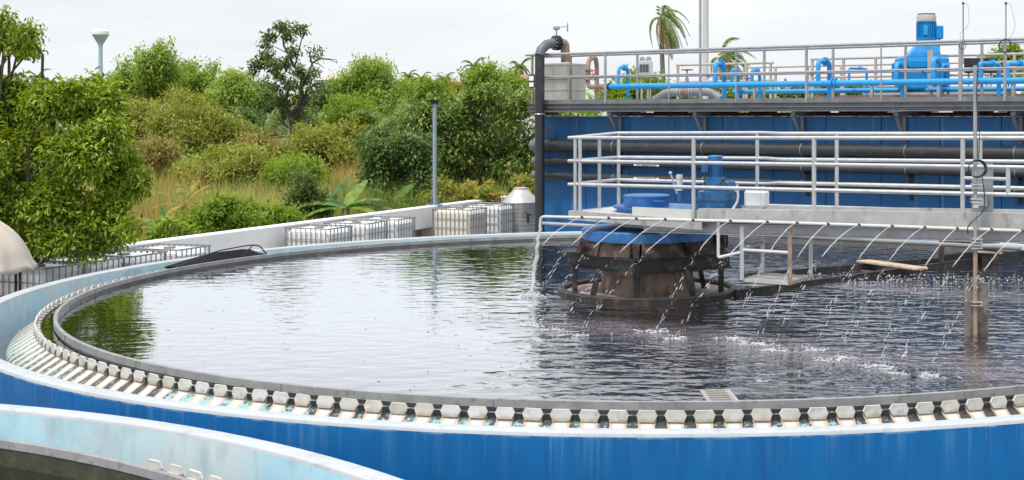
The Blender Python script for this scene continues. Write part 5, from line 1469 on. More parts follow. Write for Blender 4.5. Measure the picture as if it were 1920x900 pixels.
def leaf_object(name, parent, mat, C, D, NRM, L, W, col, shape=1, loc=None):
    """C base points, D leaf directions, NRM leaf normals (n,3); shape 0 = diamond, 1 = pointed oval"""
    org = np.array(ORG[parent] if parent is not None else (loc or (0, 0, 0)))
    D = norm(D); S = norm(np.cross(D, NRM)); Nn = np.cross(S, D)
    n = len(C); L = L[:, None]; W = W[:, None]
    C = C - org
    if shape == 0:
        V = np.stack([C, C + D * L * 0.45 + S * W * 0.5 + Nn * W * 0.15, C + D * L - Nn * L * 0.12, C + D * L * 0.45 - S * W * 0.5 + Nn * W * 0.15], 1)
        F_ = np.array([[0, 1, 2], [0, 2, 3]]); k = 4
    else:
        tip = C + D * L - Nn * L * 0.22
        V = np.stack([C, C + D * L * 0.28 + S * W * 0.42 + Nn * W * 0.14, C + D * L * 0.66 + S * W * 0.46 + Nn * (W * 0.14 - L * 0.06), tip,
                      C + D * L * 0.66 - S * W * 0.46 + Nn * (W * 0.14 - L * 0.06), C + D * L * 0.28 - S * W * 0.42 + Nn * W * 0.14], 1)
        F_ = np.array([[0, 1, 2, 3], [0, 3, 4, 5]]); k = 6
    V = V.reshape(-1, 3)
    nf = len(F_); fv = F_.shape[1]
    idx = (np.arange(n)[:, None, None] * k + F_[None]).reshape(-1)
    me = bpy.data.meshes.new(name)
    me.vertices.add(len(V)); me.vertices.foreach_set('co', V.astype(np.float32).ravel())
    me.loops.add(len(idx)); me.loops.foreach_set('vertex_index', idx.astype(np.int32))
    me.polygons.add(n * nf)
    me.polygons.foreach_set('loop_start', (np.arange(n * nf) * fv).astype(np.int32))
    me.polygons.foreach_set('loop_total', np.full(n * nf, fv, np.int32))
    me.update(calc_edges=True)
    at_ = me.attributes.new('lc', 'FLOAT', 'POINT')
    at_.data.foreach_set('value', np.repeat(col, k).astype(np.float32))
    me.materials.append(mat)
    return link_mesh(name, me, parent, loc)

def crown_points(blobs, nleaf, per, spread, rng, droop=0.2, fill=0.5, up=0.35):
    """blobs: (centre, radii). leaves grouped in sprays on and inside the blobs"""
    wts = np.array([(b[1][0] * b[1][1] * b[1][2]) ** (2 / 3) for b in blobs]); wts /= wts.sum()
    nc = max(1, nleaf // per)
    which = rng.choice(len(blobs), nc, p=wts)
    bc = np.array([b[0] for b in blobs])[which]; br = np.array([b[1] for b in blobs])[which]
    d = norm(rng.normal(size=(nc, 3)))
    rad = (fill + (1 - fill) * rng.random(nc) ** 0.5) * (1 + 0.13 * rng.normal(size=nc).clip(-1.5, 1.3))
    # lumps: most sprays gather on smaller lobes that stand out of the blob
    nl_ = 20
    ld = norm(rng.normal(size=(len(blobs), nl_, 3))); lr = rng.uniform(0.2, 0.44, (len(blobs), nl_)); lt = rng.random((len(blobs), nl_))
    li = rng.integers(0, nl_, nc)
    lump = rng.random(nc) < 0.8
    lobe_c = bc + ld[which, li] * br * (0.78 + 0.1 * rng.normal(size=nc).clip(-1, 1) * 0)[:, None]
    d2 = norm(d + ld[which, li] * 0.6)
    cc_ = np.where(lump[:, None], lobe_c + d2 * br * (lr[which, li] * rad)[:, None], bc + d * br * (rad * 0.85)[:, None])
    out = norm(np.where(lump[:, None], d2, d) / br * br.mean() + np.array([0, 0, up]) * 0.6)
    tone = lt[which, li]
    ci = np.repeat(np.arange(nc), per)
    n = len(ci)
    C = cc_[ci] + rng.normal(size=(n, 3)).clip(-1.7, 1.7) * spread
    D = norm(out[ci] * 0.75 + rng.normal(size=(n, 3)) * 0.65 + np.array([0, 0, -droop]))
    NRM = norm(out[ci] * 0.4 + np.array([0, 0, 1.0]) + rng.normal(size=(n, 3)) * 0.45)
    base = (0.5 * rng.random(nc) + 0.5 * tone)[ci]
    col = (0.55 * base + 0.45 * rng.random(n)).clip(0, 1)
    return C, D, NRM, col

def limb(mb, a, b, r0, r1, rng, n=5, wob=0.06, sides=7):
    a, b = Vector(a), Vector(b); L = (b - a).length
    pts = []
    for i in range(n + 1):
        t = i / n
        q = a.lerp(b, t)
        if 0 < i < n: q += Vector(rng.normal(size=3)) * wob * L
        pts.append(q)
    mb.tube(pts, [r0 + (r1 - r0) * i / n for i in range(n + 1)], sides)

def px_blob(x, y, rx, ry, Y, dY=0.0, dep=0.8):
    k = Y / F
    c = at(x, y, Y + dY)
    return ((c.x, c.y, c.z), (rx * k, rx * k * dep, ry * k))

def tree(name, label, cat, Y, blobs, base_x, nleaf, L, mat, group=None, sat=True, tr=0.15, per=14, spread=0.25, droop=0.2, fill=0.5, wl=0.42, shape=0, bark='bark', seed=0, dY=1.0, base_z=0.0, dep=0.8, trunk_top=None, base_Y=None):
    rng = np.random.default_rng(100 + seed)
    bl = [px_blob(b[0], b[1], b[2], b[3], Y, (rng.random() - 0.5) * 2 * dY, dep) for b in blobs]
    for b in (list(blobs) if sat else []):
        for q in range(2):
            a_ = rng.uniform(0, 2 * PI); f_ = rng.uniform(0.3, 0.5)
            bl.append(px_blob(b[0] + b[2] * 0.95 * math.cos(a_), b[1] - b[3] * 0.95 * abs(math.sin(a_)) * (1 if q else -0.4), b[2] * f_, b[3] * f_, Y, (rng.random() - 0.5) * 2 * dY, dep))
    bx = at(base_x, HY, base_Y or Y)
    root = thing(name, label, cat, (bx.x, bx.y, base_z), group)
    mb = MB()
    cz = np.array([b[0] for b in bl]); 
    low = cz[:, 2].min()
    ft = Vector((lerp(bx.x, cz[:, 0].mean(), 0.5), lerp(bx.y, cz[:, 1].mean(), 0.6), base_z + (low - base_z) * 0.75 + 0.2))
    limb(mb, (bx.x, bx.y, base_z - 0.1), ft, tr, tr * 0.75, rng, 5, 0.03, 9)
    for b in bl[:len(blobs)]:
        limb(mb, ft, (b[0][0], b[0][1], b[0][2]), tr * 0.55, tr * 0.16, rng, 5, 0.06, 6)
        for q in range(3):
            e = Vector(b[0]) + Vector(rng.normal(size=3).clip(-1, 1)) .normalized() * (b[1][0] * 0.75)
            limb(mb, b[0], e, tr * 0.16, tr * 0.05, rng, 4, 0.08, 5)
    mb.build('trunk', M[bark], root)
    C, D, NRM, col = crown_points(bl, nleaf, per, spread, rng, droop, fill)
    keep = C[:, 2] > base_z + 0.05
    C, D, NRM, col = C[keep], D[keep], NRM[keep], col[keep]
    n = len(C); Ls = L * rng.uniform(0.6, 1.25, n)
    leaf_object('crown', root, L_[mat], C, D, NRM, Ls, Ls * wl * rng.uniform(0.8, 1.2, n), col, shape)
    return root

# the big glossy tree on the left
tree('leafy_tree', 'big glossy green tree filling the left edge, leaves overhanging the containers', 'tree', 22.3,
     [(20, 200, 55, 48), (85, 200, 50, 42), (160, 195, 36, 34), (205, 190, 24, 30), (130, 170, 26, 16), (180, 160, 18, 12), (30, 165, 30, 16), (200, 250, 42, 42), (60, 290, 85, 72), (150, 290, 66, 58), (235, 300, 22, 16), (262, 335, 18, 10), (215, 375, 34, 20), (240, 425, 16, 18), (225, 335, 42, 30), (255, 345, 26, 16), (95, 385, 85, 60), (190, 405, 48, 40),
      (40, 440, 70, 42), (120, 445, 68, 30), (200, 440, 32, 26), (165, 468, 22, 10), (-60, 280, 90, 100), (-70, 400, 100, 80),
      (-8, 68, 30, 30), (-50, 50, 40, 55), (36, 84, 24, 14), (52, 62, 18, 9), (58, 92, 14, 7), (12, 50, 18, 12), (5, 28, 10, 12), (-45, 120, 35, 40)], -130, 88000, 0.105, 'near', sat=False, tr=0.1, per=16, spread=0.1, droop=0.45, fill=0.62, wl=0.36, shape=1, seed=1, dY=0.7, base_Y=23.6)
# right-hand trees beyond the parapet
tree('broad_tree', 'broad tree with green and tan leaves left of the blue tank', 'tree', 46,
     [(800, 220, 60, 45), (880, 215, 65, 50), (950, 215, 50, 48), (840, 290, 80, 55), (930, 290, 75, 60), (985, 290, 40, 60), (880, 350, 80, 35), (960, 350, 60, 35), (780, 280, 40, 40), (905, 185, 55, 25), (975, 190, 35, 25), (1030, 260, 50, 70)], 890, 26000, 0.17, 'mixed', 'trees beyond the parapet', tr=0.16, per=14, spread=0.16, droop=0.4, fill=0.5, wl=0.44, shape=1, seed=2, dY=1.2, bark='bark')
tree('spreading_tree', 'dark green spreading tree behind the lamp post, over the banana leaves', 'tree', 42,
     [(715, 290, 45, 35), (755, 275, 45, 30), (790, 290, 40, 40), (700, 330, 28, 20), (745, 330, 40, 28), (795, 345, 35, 30), (765, 365, 30, 20), (690, 270, 20, 14)], 790, 13000, 0.15, 'dark', 'trees beyond the parapet', tr=0.11, per=14, spread=0.14, droop=0.35, fill=0.5, wl=0.42, shape=1, seed=3, dY=0.8)
tree('reddish_shrub', 'yellow-green shrub with reddish leaves at the foot of the lamp post', 'shrub', 40,
     [(845, 368, 32, 26), (880, 375, 30, 24), (820, 380, 24, 14), (910, 370, 25, 22), (985, 345, 20, 14)], 865, 4200, 0.15, 'red', tr=0.04, per=10, spread=0.12, droop=0.3, fill=0.3, wl=0.45, shape=1, seed=4, dY=0.4)

# tall open tree
Yt = 92
rngt = np.random.default_rng(77)
b0 = at(545, 330, Yt)
tall = thing('tall_tree', 'tall open tree with dark twisting branches standing above the thicket', 'tree', (b0.x, b0.y, 0))
tp = lambda x, y, d=0.0: at(x, y, Yt + d)
mb = MB()
anch = []
def br(pts, r0, r1):
    P = [tp(*p) for p in pts]; anch.extend(p[:2] for p in pts[1:] if p[1] < 225)
    m = len(P); mb.tube(P, [r0 + (r1 - r0) * i / (m - 1) for i in range(m)], 7)
br([(545, 335), (545, 300), (547, 265), (549, 240), (545, 215)], 0.28, 0.2)
br([(545, 218), (560, 200), (566, 180), (565, 160), (568, 140), (552, 125), (540, 100), (532, 85), (530, 70)], 0.2, 0.05)
br([(548, 230), (558, 212), (570, 195), (575, 170), (590, 158), (605, 155), (612, 175)], 0.16, 0.03)
br([(546, 222), (535, 195), (540, 170), (530, 145), (518, 130), (500, 120)], 0.14, 0.03)
br([(566, 165), (578, 140), (585, 120), (580, 100), (572, 92)], 0.1, 0.03)
br([(585, 118), (600, 110), (620, 112), (632, 118)], 0.06, 0.015)
br([(585, 116), (598, 120), (608, 128)], 0.05, 0.015)
br([(552, 126), (558, 105), (565, 75), (572, 60)], 0.07, 0.02)
br([(550, 250), (572, 240), (580, 225)], 0.1, 0.04)
br([(540, 240), (525, 225), (515, 212)], 0.08, 0.03)
for k in range(26):
    x, y = anch[rngt.integers(0, 44)]; d = rngt.normal() * 0.8
    br([(x, y), (x + rngt.normal() * 12, y - rngt.uniform(4, 14), d), (x + rngt.normal() * 20, y - rngt.uniform(6, 24), d)], 0.035, 0.01)
mb.build('trunk', M['bark_dark'], tall)
cl = [(530, 50, 26, 10), (560, 55, 20, 10), (505, 68, 18, 9), (540, 66, 24, 9), (498, 82, 15, 7), (500, 105, 22, 10), (485, 120, 22, 9), (475, 135, 12, 7), (510, 122, 22, 10), (535, 118, 20, 10), (520, 138, 20, 9), (550, 95, 16, 8),
      (560, 130, 20, 12), (575, 145, 16, 10), (590, 105, 10, 7), (580, 92, 8, 6), (596, 90, 7, 5), (545, 155, 26, 14), (520, 165, 22, 12), (565, 185, 22, 14), (530, 190, 24, 14), (590, 135, 10, 8), (600, 100, 5, 5), (500, 150, 12, 6), (585, 165, 14, 8), (505, 195, 15, 10), (560, 215, 25, 12)]
bl = [px_blob(*c, Yt, rngt.normal() * 1.0, 1.0) for c in cl]
C, D, NRM, col = crown_points(bl, 3800, 7, 0.18, rngt, 0.5, 0.2)
n = len(C); Ls = 0.27 * rngt.uniform(0.6, 1.2, n)
leaf_object('crown', tall, L_['olive_dark'], C, D, NRM, Ls, Ls * 0.5, col, 1)

# thicket: mid-distance trees and bushes, each its own
G = 'trees and bushes of the thicket'
T = [
 # name, label, Y, blobs, base_x, n, L, mat, tr, spread, droop
 ('feathery_tree', 'light green feathery tree right of the water tower', 120, [(255, 150, 35, 40), (285, 125, 30, 35), (300, 105, 22, 20), (240, 170, 30, 30), (275, 170, 40, 35), (320, 140, 25, 25)], 270, 9000, 0.42, 'bamboo', 0.2, 0.45, 0.4),
 ('feathery_tree', 'light green rounded tree between the feathery tree and the tall open tree', 125, [(350, 155, 35, 30), (385, 155, 30, 28), (345, 135, 25, 18), (370, 180, 40, 25), (325, 175, 35, 25)], 360, 7500, 0.42, 'lime', 0.2, 0.45, 0.3),
 ('feathery_tree', 'light green tree just left of the tall open tree', 118, [(425, 165, 28, 28), (450, 170, 22, 25), (410, 185, 30, 25), (440, 150, 18, 14)], 430, 5500, 0.42, 'bamboo', 0.2, 0.45, 0.4),
 ('dark_tree', 'dark layered tree behind the tall open tree trunk', 130, [(480, 170, 35, 14), (500, 185, 40, 16), (470, 195, 30, 16), (520, 210, 40, 22), (600, 190, 30, 25)], 490, 6500, 0.4, 'dark', 0.25, 0.4, 0.2),
 ('weeping_tree', 'large weeping light green tree right of the tall open tree', 128, [(655, 155, 35, 30), (690, 150, 40, 32), (725, 160, 35, 30), (700, 125, 28, 12), (745, 180, 30, 25), (670, 185, 45, 25), (715, 190, 45, 25), (640, 175, 25, 25)], 690, 13000, 0.42, 'bamboo', 0.25, 0.45, 0.6),
 ('lime_tree', 'bright lime green round tree below the weeping tree', 96, [(640, 205, 28, 20), (665, 205, 28, 22), (655, 228, 38, 20), (690, 222, 24, 22), (625, 228, 20, 18)], 655, 6500, 0.34, 'lime', 0.14, 0.3, 0.2),
 ('bushy_tree', 'bushy mid green tree left of the distant beige roof', 120, [(800, 165, 25, 18), (815, 180, 35, 25), (785, 195, 35, 28), (840, 190, 30, 20), (800, 215, 45, 25)], 805, 7500, 0.4, 'lime', 0.15, 0.4, 0.2),
 ('bushy_tree', 'mid green tree with a palm in front left of the upper walkway', 110, [(905, 140, 22, 20), (925, 160, 28, 18), (890, 155, 20, 16), (955, 160, 25, 20), (930, 175, 45, 15), (985, 170, 25, 20)], 920, 5500, 0.4, 'lime', 0.15, 0.4, 0.2),
 ('olive_tree', 'wide olive tree with visible stems in the middle of the thicket', 76, [(340, 215, 45, 25), (395, 225, 45, 30), (435, 250, 35, 25), (310, 235, 40, 30), (360, 255, 45, 30), (420, 280, 35, 22), (350, 190, 35, 14)], 375, 9500, 0.26, 'olive', 0.12, 0.3, 0.1),
 ('olive_tree', 'grey-olive tree behind the glossy left tree', 82, [(240, 215, 35, 30), (275, 220, 35, 35), (255, 260, 40, 30), (220, 250, 30, 35), (290, 265, 30, 22)], 255, 8000, 0.26, 'olive', 0.12, 0.3, 0.1),
 ('brown_bush', 'brownish domed bush overgrown with creepers right of the glossy left tree', 52, [(275, 290, 30, 24), (300, 285, 26, 20), (285, 310, 38, 22)], 285, 5000, 0.2, 'brown', 0.06, 0.22, 0.3),
 ('olive_shrub', 'yellow-olive domed shrub in the middle of the reeds', 48, [(400, 310, 38, 24), (435, 300, 36, 24), (470, 300, 30, 22), (380, 335, 34, 22), (430, 330, 45, 24), (345, 335, 24, 16)], 415, 9000, 0.19, 'olive', 0.06, 0.22, 0.2),
 ('brown_bush', 'reddish-brown bush left of the tall open tree trunk', 56, [(470, 275, 32, 16), (500, 285, 30, 18), (520, 295, 24, 16), (480, 300, 35, 16)], 490, 4500, 0.22, 'brown', 0.06, 0.25, 0.2),
 ('olive_shrub', 'grey-green shrub right of the tall open tree trunk', 58, [(590, 265, 35, 22), (625, 255, 35, 22), (655, 260, 30, 22), (605, 290, 45, 20), (650, 290, 40, 18), (570, 280, 25, 18)], 620, 8500, 0.21, 'olive', 0.08, 0.25, 0.2),
 ('thicket_bush', 'green bush at the foot of the tall open tree', 45, [(545, 315, 28, 14), (575, 322, 26, 16), (520, 325, 25, 14)], 548, 3200, 0.19, 'lime', 0.05, 0.2, 0.3),
 ('thicket_bush', 'dark green bush between the grey-olive tree and the domed bush', 90, [(330, 285, 30, 24), (355, 300, 26, 20), (310, 300, 22, 18)], 335, 3200, 0.24, 'dark', 0.08, 0.25, 0.2),
 ('thicket_bush', 'dark low bush under the lime tree beside the coconut palm', 90, [(700, 255, 30, 20), (740, 265, 28, 22), (690, 280, 30, 18)], 710, 4000, 0.24, 'dark', 0.08, 0.25, 0.2),
 ('thicket_bush', 'dense green bush left of the tall open tree at mid height', 100, [(470, 225, 40, 22), (440, 240, 30, 20), (505, 240, 30, 22), (580, 235, 25, 22)], 480, 6000, 0.28, 'dark', 0.1, 0.3, 0.2),
]
for i, (nm, lab, Y, bb, bx_, nl, L, mt, tr, sp_, dr) in enumerate(T):
    tree(nm, lab, 'bush' if 'bush' in nm or 'shrub' in nm else 'tree', Y, bb, bx_, int(nl * 1.15), L, mt, G, tr=tr, per=12, spread=sp_, droop=dr, fill=0.4, wl=0.38, seed=20 + i, dY=2.0, dep=0.9)
# bushes glimpsed under the upper railing
for i, (lab, Y, bb, bx_, mt) in enumerate((
    ('round green bush seen under the upper walkway railing left of the blue gooseneck', 62, [(1165, 178, 25, 18), (1190, 180, 22, 16), (1150, 185, 20, 14)], 1170, 'lime'),
    ('bush with yellow-green top behind the condenser unit', 64, [(1190, 150, 16, 14), (1210, 165, 22, 18), (1225, 160, 14, 14)], 1205, 'lime'),
    ('green bush behind the grey bypass pipe', 60, [(1240, 180, 22, 14), (1265, 183, 22, 12), (1345, 180, 20, 14), (1310, 186, 26, 10)], 1250, 'dark'),
    ('green bush behind the middle of the upper railing', 62, [(1400, 175, 28, 16), (1445, 178, 26, 14), (1375, 180, 22, 14)], 1410, 'lime'),
    ('green bush seen below the blue pipe right of mid railing', 62, [(1500, 178, 30, 14), (1550, 176, 28, 14), (1595, 178, 26, 14)], 1530, 'dark'),
    ('small leafy tree top above the upper railing at the far right', 58, [(1885, 95, 14, 10), (1900, 105, 16, 12), (1875, 112, 16, 10), (1905, 120, 22, 12), (1880, 130, 30, 16)], 1890, 'lime'))):
    tree('far_bush', lab, 'bush', Y, bb, bx_, 2600, 0.24, mt, 'bushes behind the upper walkway', tr=0.07, per=10, spread=0.22, droop=0.3, fill=0.3, seed=60 + i, dY=1.0)
# red flowering bush by the white house
tree('flowering_bush', 'red flowering bush in front of the distant white house', 'bush', 150, [(850, 168, 22, 8), (870, 170, 16, 8), (838, 172, 12, 7)], 855, 1600, 0.5, 'flower', tr=0.08, per=10, spread=0.35, seed=80, dY=1)

# front shrubs just beyond the parapet
FG = 'plants just beyond the parapet'
tree('leafy_shrub', 'bright green leafy shrub beyond the parapet, left of the black scum tray hoop', 'shrub', 33, [(400, 405, 30, 30), (375, 420, 26, 22), (440, 400, 28, 28), (455, 420, 26, 20), (350, 430, 26, 16), (420, 380, 20, 14)], 410, 6500, 0.13, 'lime', FG, tr=0.03, per=12, spread=0.12, droop=0.2, fill=0.3, wl=0.36, shape=1, seed=90, dY=0.4)
tree('leafy_shrub', 'green leafy shrub low behind the parapet beside the left bananas', 'shrub', 30, [(320, 435, 28, 18), (345, 440, 26, 14), (300, 445, 22, 12)], 322, 2600, 0.13, 'lime', FG, tr=0.03, per=12, spread=0.1, droop=0.2, fill=0.3, wl=0.36, shape=1, seed=91, dY=0.4)
tree('vine_shrub', 'blue-green vine shrub with pale tips left of the big banana leaves', 'shrub', 36, [(575, 345, 18, 14), (565, 370, 26, 20), (590, 390, 26, 20), (545, 400, 28, 14), (605, 370, 18, 14), (560, 330, 10, 10)], 575, 4200, 0.12, 'olive_dark', FG, tr=0.03, per=12, spread=0.1, droop=0.3, fill=0.3, wl=0.5, seed=92, dY=0.4)
tree('vine_shrub', 'mixed green weeds along the parapet right of the bright shrub', 'shrub', 34, [(490, 400, 24, 18), (520, 405, 26, 16), (545, 410, 22, 12), (500, 420, 30, 10)], 510, 3600, 0.12, 'lime', FG, tr=0.03, per=12, spread=0.1, droop=0.3, fill=0.3, wl=0.45, seed=93, dY=0.4)

# palms
def frond(mb_v, mb_f, mb_c, base, az, el, L, rng, nl=20, leaf=0.5, sag=1.0, wind=0.0, lw=0.05):
    """arched rachis with paired leaflets; returns lists"""
    d0 = np.array([math.cos(az) * math.cos(el), math.sin(az) * math.cos(el), math.sin(el)])
    side = np.array([-math.sin(az), math.cos(az), 0])
    pts = []
    p = np.array(base, float); d = d0.copy()
    for i in range(nl + 1):
        pts.append(p.copy())
        d = d + np.array([wind * 0.06, 0, -sag * 0.085]); d /= np.linalg.norm(d)
        p = p + d * (L / nl)
    pts = np.array(pts)
    w = max(0.02 * L / 3, lw * 0.5)
    for i in range(nl):
        k = len(mb_v)
        a, b = pts[i], pts[i + 1]
        mb_v += [a - side * w, a + side * w, b + side * w * 0.8, b - side * w * 0.8]
        mb_f.append((k, k + 1, k + 2, k + 3)); mb_c += [0.8] * 4
    for i in range(2, nl + 1):
        t = i / nl
        ll = leaf * L / 3 * (math.sin(PI * min(1, 0.12 + t * 0.86)) ** 0.7) * rng.uniform(0.85, 1.1)
        dd = pts[i] - pts[i - 1]; dd /= np.linalg.norm(dd)
        for s in (-1, 1):
            e = dd * 0.65 + side * s * 0.75 + np.array([wind * 0.5, 0, -0.35 - 0.25 * rng.random()]); e /= np.linalg.norm(e)
            tip = pts[i] + e * ll + np.array([0, 0, -0.2 * ll])
            mid = pts[i] + e * ll * 0.5
            q = dd * lw
            k = len(mb_v)
            mb_v += [pts[i], mid + q, tip, mid - q]
            mb_f += [(k, k + 1, k + 2, k + 3)]
            mb_c += [rng.random()] * 4

def mesh_lc(name, V, Fc, Cc, mat, parent):
    me = bpy.data.meshes.new(name)
    o = np.array(ORG[parent])
    me.from_pydata([tuple(np.array(v) - o) for v in V], [], Fc)
    a = me.attributes.new('lc', 'FLOAT', 'POINT'); a.data.foreach_set('value', np.array(Cc, np.float32))
    me.materials.append(mat); me.update()
    return link_mesh(name, me, parent)

def palm(label, Y, top, base, tr, nf, L, seed, wind=0.0, droopy=1.0, group='palms', dry=0.3, one=False, curve=0.0, elmin=-0.5, name='palm_tree'):
    rng = np.random.default_rng(seed)
    b = at(base[0], HY, Y); t = at(top[0], top[1], Y)
    root = thing(name, label, 'palm', (b.x, b.y, 0), group)
    mb = MB(); n = 12; P = []
    for i in range(n + 1):
        u = i / n
        P.append(Vector((lerp(b.x, t.x, u) + curve * math.sin(PI * u), Y, lerp(0, t.z, u))))
    mb.tube(P, [tr * (1.25 - 0.5 * i / n) for i in range(n + 1)], 9); mb.build('trunk', M['palm_bark'], root)
    V, Fc, Cc = [], [], []
    for k in range(nf):
        az = 2 * PI * (k * 0.618) + rng.normal() * 0.2
        u = (k + 0.5) / nf
        el = 1.35 - u * (1.35 - elmin)
        if wind and k % 4 == 0: az = rng.normal() * 0.5
        if not one: V, Fc, Cc = [], [], []
        frond(V, Fc, Cc, tuple(t), az, el, L * rng.uniform(0.85, 1.1), rng, 32, 0.62, droopy * (0.7 + 0.6 * u), wind, 0.0005 * Y)
        if not one: mesh_lc('frond', V, Fc, Cc, L_['palm_dry' if u > 1 - dry else 'palm'], root)
    if one: mesh_lc('crown', V, Fc, Cc, L_['palm'], root)
    return root
palm('tall wind-blown coconut palm rising behind the upper walkway', 85, (1240, 32), (1263, 215), 0.17, 24, 2.5, 201, wind=0.8, droopy=1.8, dry=0.45, elmin=-1.0, curve=-0.2)
palm('lower wind-blown palm right of the white mast', 70, (1356, 112), (1362, 215), 0.2, 24, 2.0, 202, wind=0.8, droopy=1.3, dry=0.3, elmin=-0.4)
palm('young coconut palm with broad fronds in front of the weeping tree', 88, (742, 240), (738, 260), 0.22, 18, 3.3, 203, droopy=0.75, dry=0.2, elmin=0.05)
palm('small coconut palm left of the tall open tree', 96, (500, 255), (500, 270), 0.2, 10, 2.9, 204, droopy=0.5, dry=0.1, elmin=0.6)
for i, (lab, x, y, Y, L) in enumerate((('distant palm above the beige roof', 765, 143, 210, 2.0), ('distant palm between the beige roof and the bushy tree', 790, 148, 190, 2.2), ('distant palm just left of the white house', 833, 150, 200, 2.2),
        ('distant palm above the mid green tree left of the walkway', 888, 125, 180, 2.6), ('distant palm beside the left end of the upper railing', 974, 128, 180, 2.6), ('distant palm over the glossy left tree', 70, 145, 220, 2.8),
        ('ragged palm just left of the small red roof', 96, 155, 230, 2.0), ('dark distant palm right of the water tower', 212, 148, 230, 2.2))):
    palm(lab, Y, (x, y), (x, 215), 0.18, 16, L, 300 + i, droopy=1.2, one=True, group='distant palms')

# banana plants: every leaf a part
def banana_leaf(root, base, az, el, L, W, rng, mat, tear=0.3, sag=1.0, name='leaf'):
    n = 10
    d = np.array([math.cos(az) * math.cos(el), math.sin(az) * math.cos(el), math.sin(el)]); side = np.array([-math.sin(az), math.cos(az), 0.0])
    p = np.array(base, float); V, Fc, Cc = [], [], []; pts = []
    for i in range(n + 1):
        pts.append(p.copy()); d = d + np.array([0, 0, -0.13 * sag]); d /= np.linalg.norm(d); p = p + d * L / n
    c0 = rng.random()
    for s in (-1, 1):
        for i in range(n):
            t0, t1 = i / n, (i + 1) / n
            w0 = W * math.sin(PI * min(1, 0.05 + 0.95 * t0)) ** 0.55; w1 = W * math.sin(PI * min(1, 0.05 + 0.95 * t1)) ** 0.55
            cut = 0.04 if rng.random() < tear else 0.0
            dz = -0.25 - 0.25 * rng.random() * tear
            k = len(V)
            a, b = pts[i], pts[i + 1]
            V += [a, b, b + side * s * w1 + np.array([0, 0, dz * w1]) - (b - a) * cut * 4, a + side * s * w0 + np.array([0, 0, dz * w0])]
            Fc.append((k, k + 1, k + 2, k + 3) if s > 0 else (k + 3, k + 2, k + 1, k)); Cc += [min(1, max(0, c0 + 0.25 * rng.normal()))] * 4
    mesh_lc(name, V, Fc, Cc, L_[mat], root)
def banana(label, x, y_stem, Y, leaves, mat, seed, h=None):
    rng = np.random.default_rng(seed)
    b = at(x, HY, Y); top = at(x, y_stem, Y)
    root = thing('banana_plant', label, 'plant', (b.x, b.y, 0), 'banana plants beyond the parapet')
    mb = MB(); mb.tube([(b.x, b.y, -0.05), (b.x, b.y, top.z)], [0.14, 0.09], 10); mb.build('stem', pmat('banana_stem', (0.22, 0.2, 0.09), 0.6), root)
    for (az, el, L, W) in leaves: banana_leaf(root, tuple(top), R(az), R(el), L, W, rng, mat, sag=0.8)
banana('banana plant with long drooping leaves behind the middle containers', 648, 388, 35.5, [(178, 28, 1.5, 0.24), (3, 22, 1.7, 0.25), (12, 10, 1.8, 0.22), (195, 14, 1.4, 0.22), (60, 62, 1.1, 0.22), (-22, 18, 1.4, 0.22), (-10, 38, 1.3, 0.24), (150, 40, 1.0, 0.2)], 'banana', 401)
banana('banana plant with one upright bright leaf behind the middle containers', 618, 385, 36.5, [(40, 68, 1.15, 0.24), (-10, 25, 1.2, 0.22), (170, 15, 1.0, 0.2)], 'banana', 402)
banana('banana plant with shaded torn leaves left of the lamp post', 740, 378, 40, [(175, 30, 1.3, 0.24), (10, 30, 1.1, 0.24), (60, 55, 1.1, 0.22), (190, 55, 0.9, 0.2), (-30, 10, 1.0, 0.2)], 'banana', 403)
banana('banana plant with yellowed dry leaves behind the bright shrub', 345, 385, 38, [(170, 50, 1.0, 0.11), (20, 60, 1.0, 0.1), (60, 70, 0.9, 0.1), (200, 25, 1.0, 0.09), (-20, 20, 0.9, 0.1), (250, 10, 0.9, 0.09), (130, 65, 0.9, 0.12)], 'banana_dry', 404)
banana('small banana plant with two pale leaves behind the nearest containers', 300, 425, 31, [(175, 20, 0.75, 0.16), (165, 45, 0.7, 0.16), (70, 80, 0.5, 0.1), (10, 30, 0.6, 0.14)], 'banana', 405)

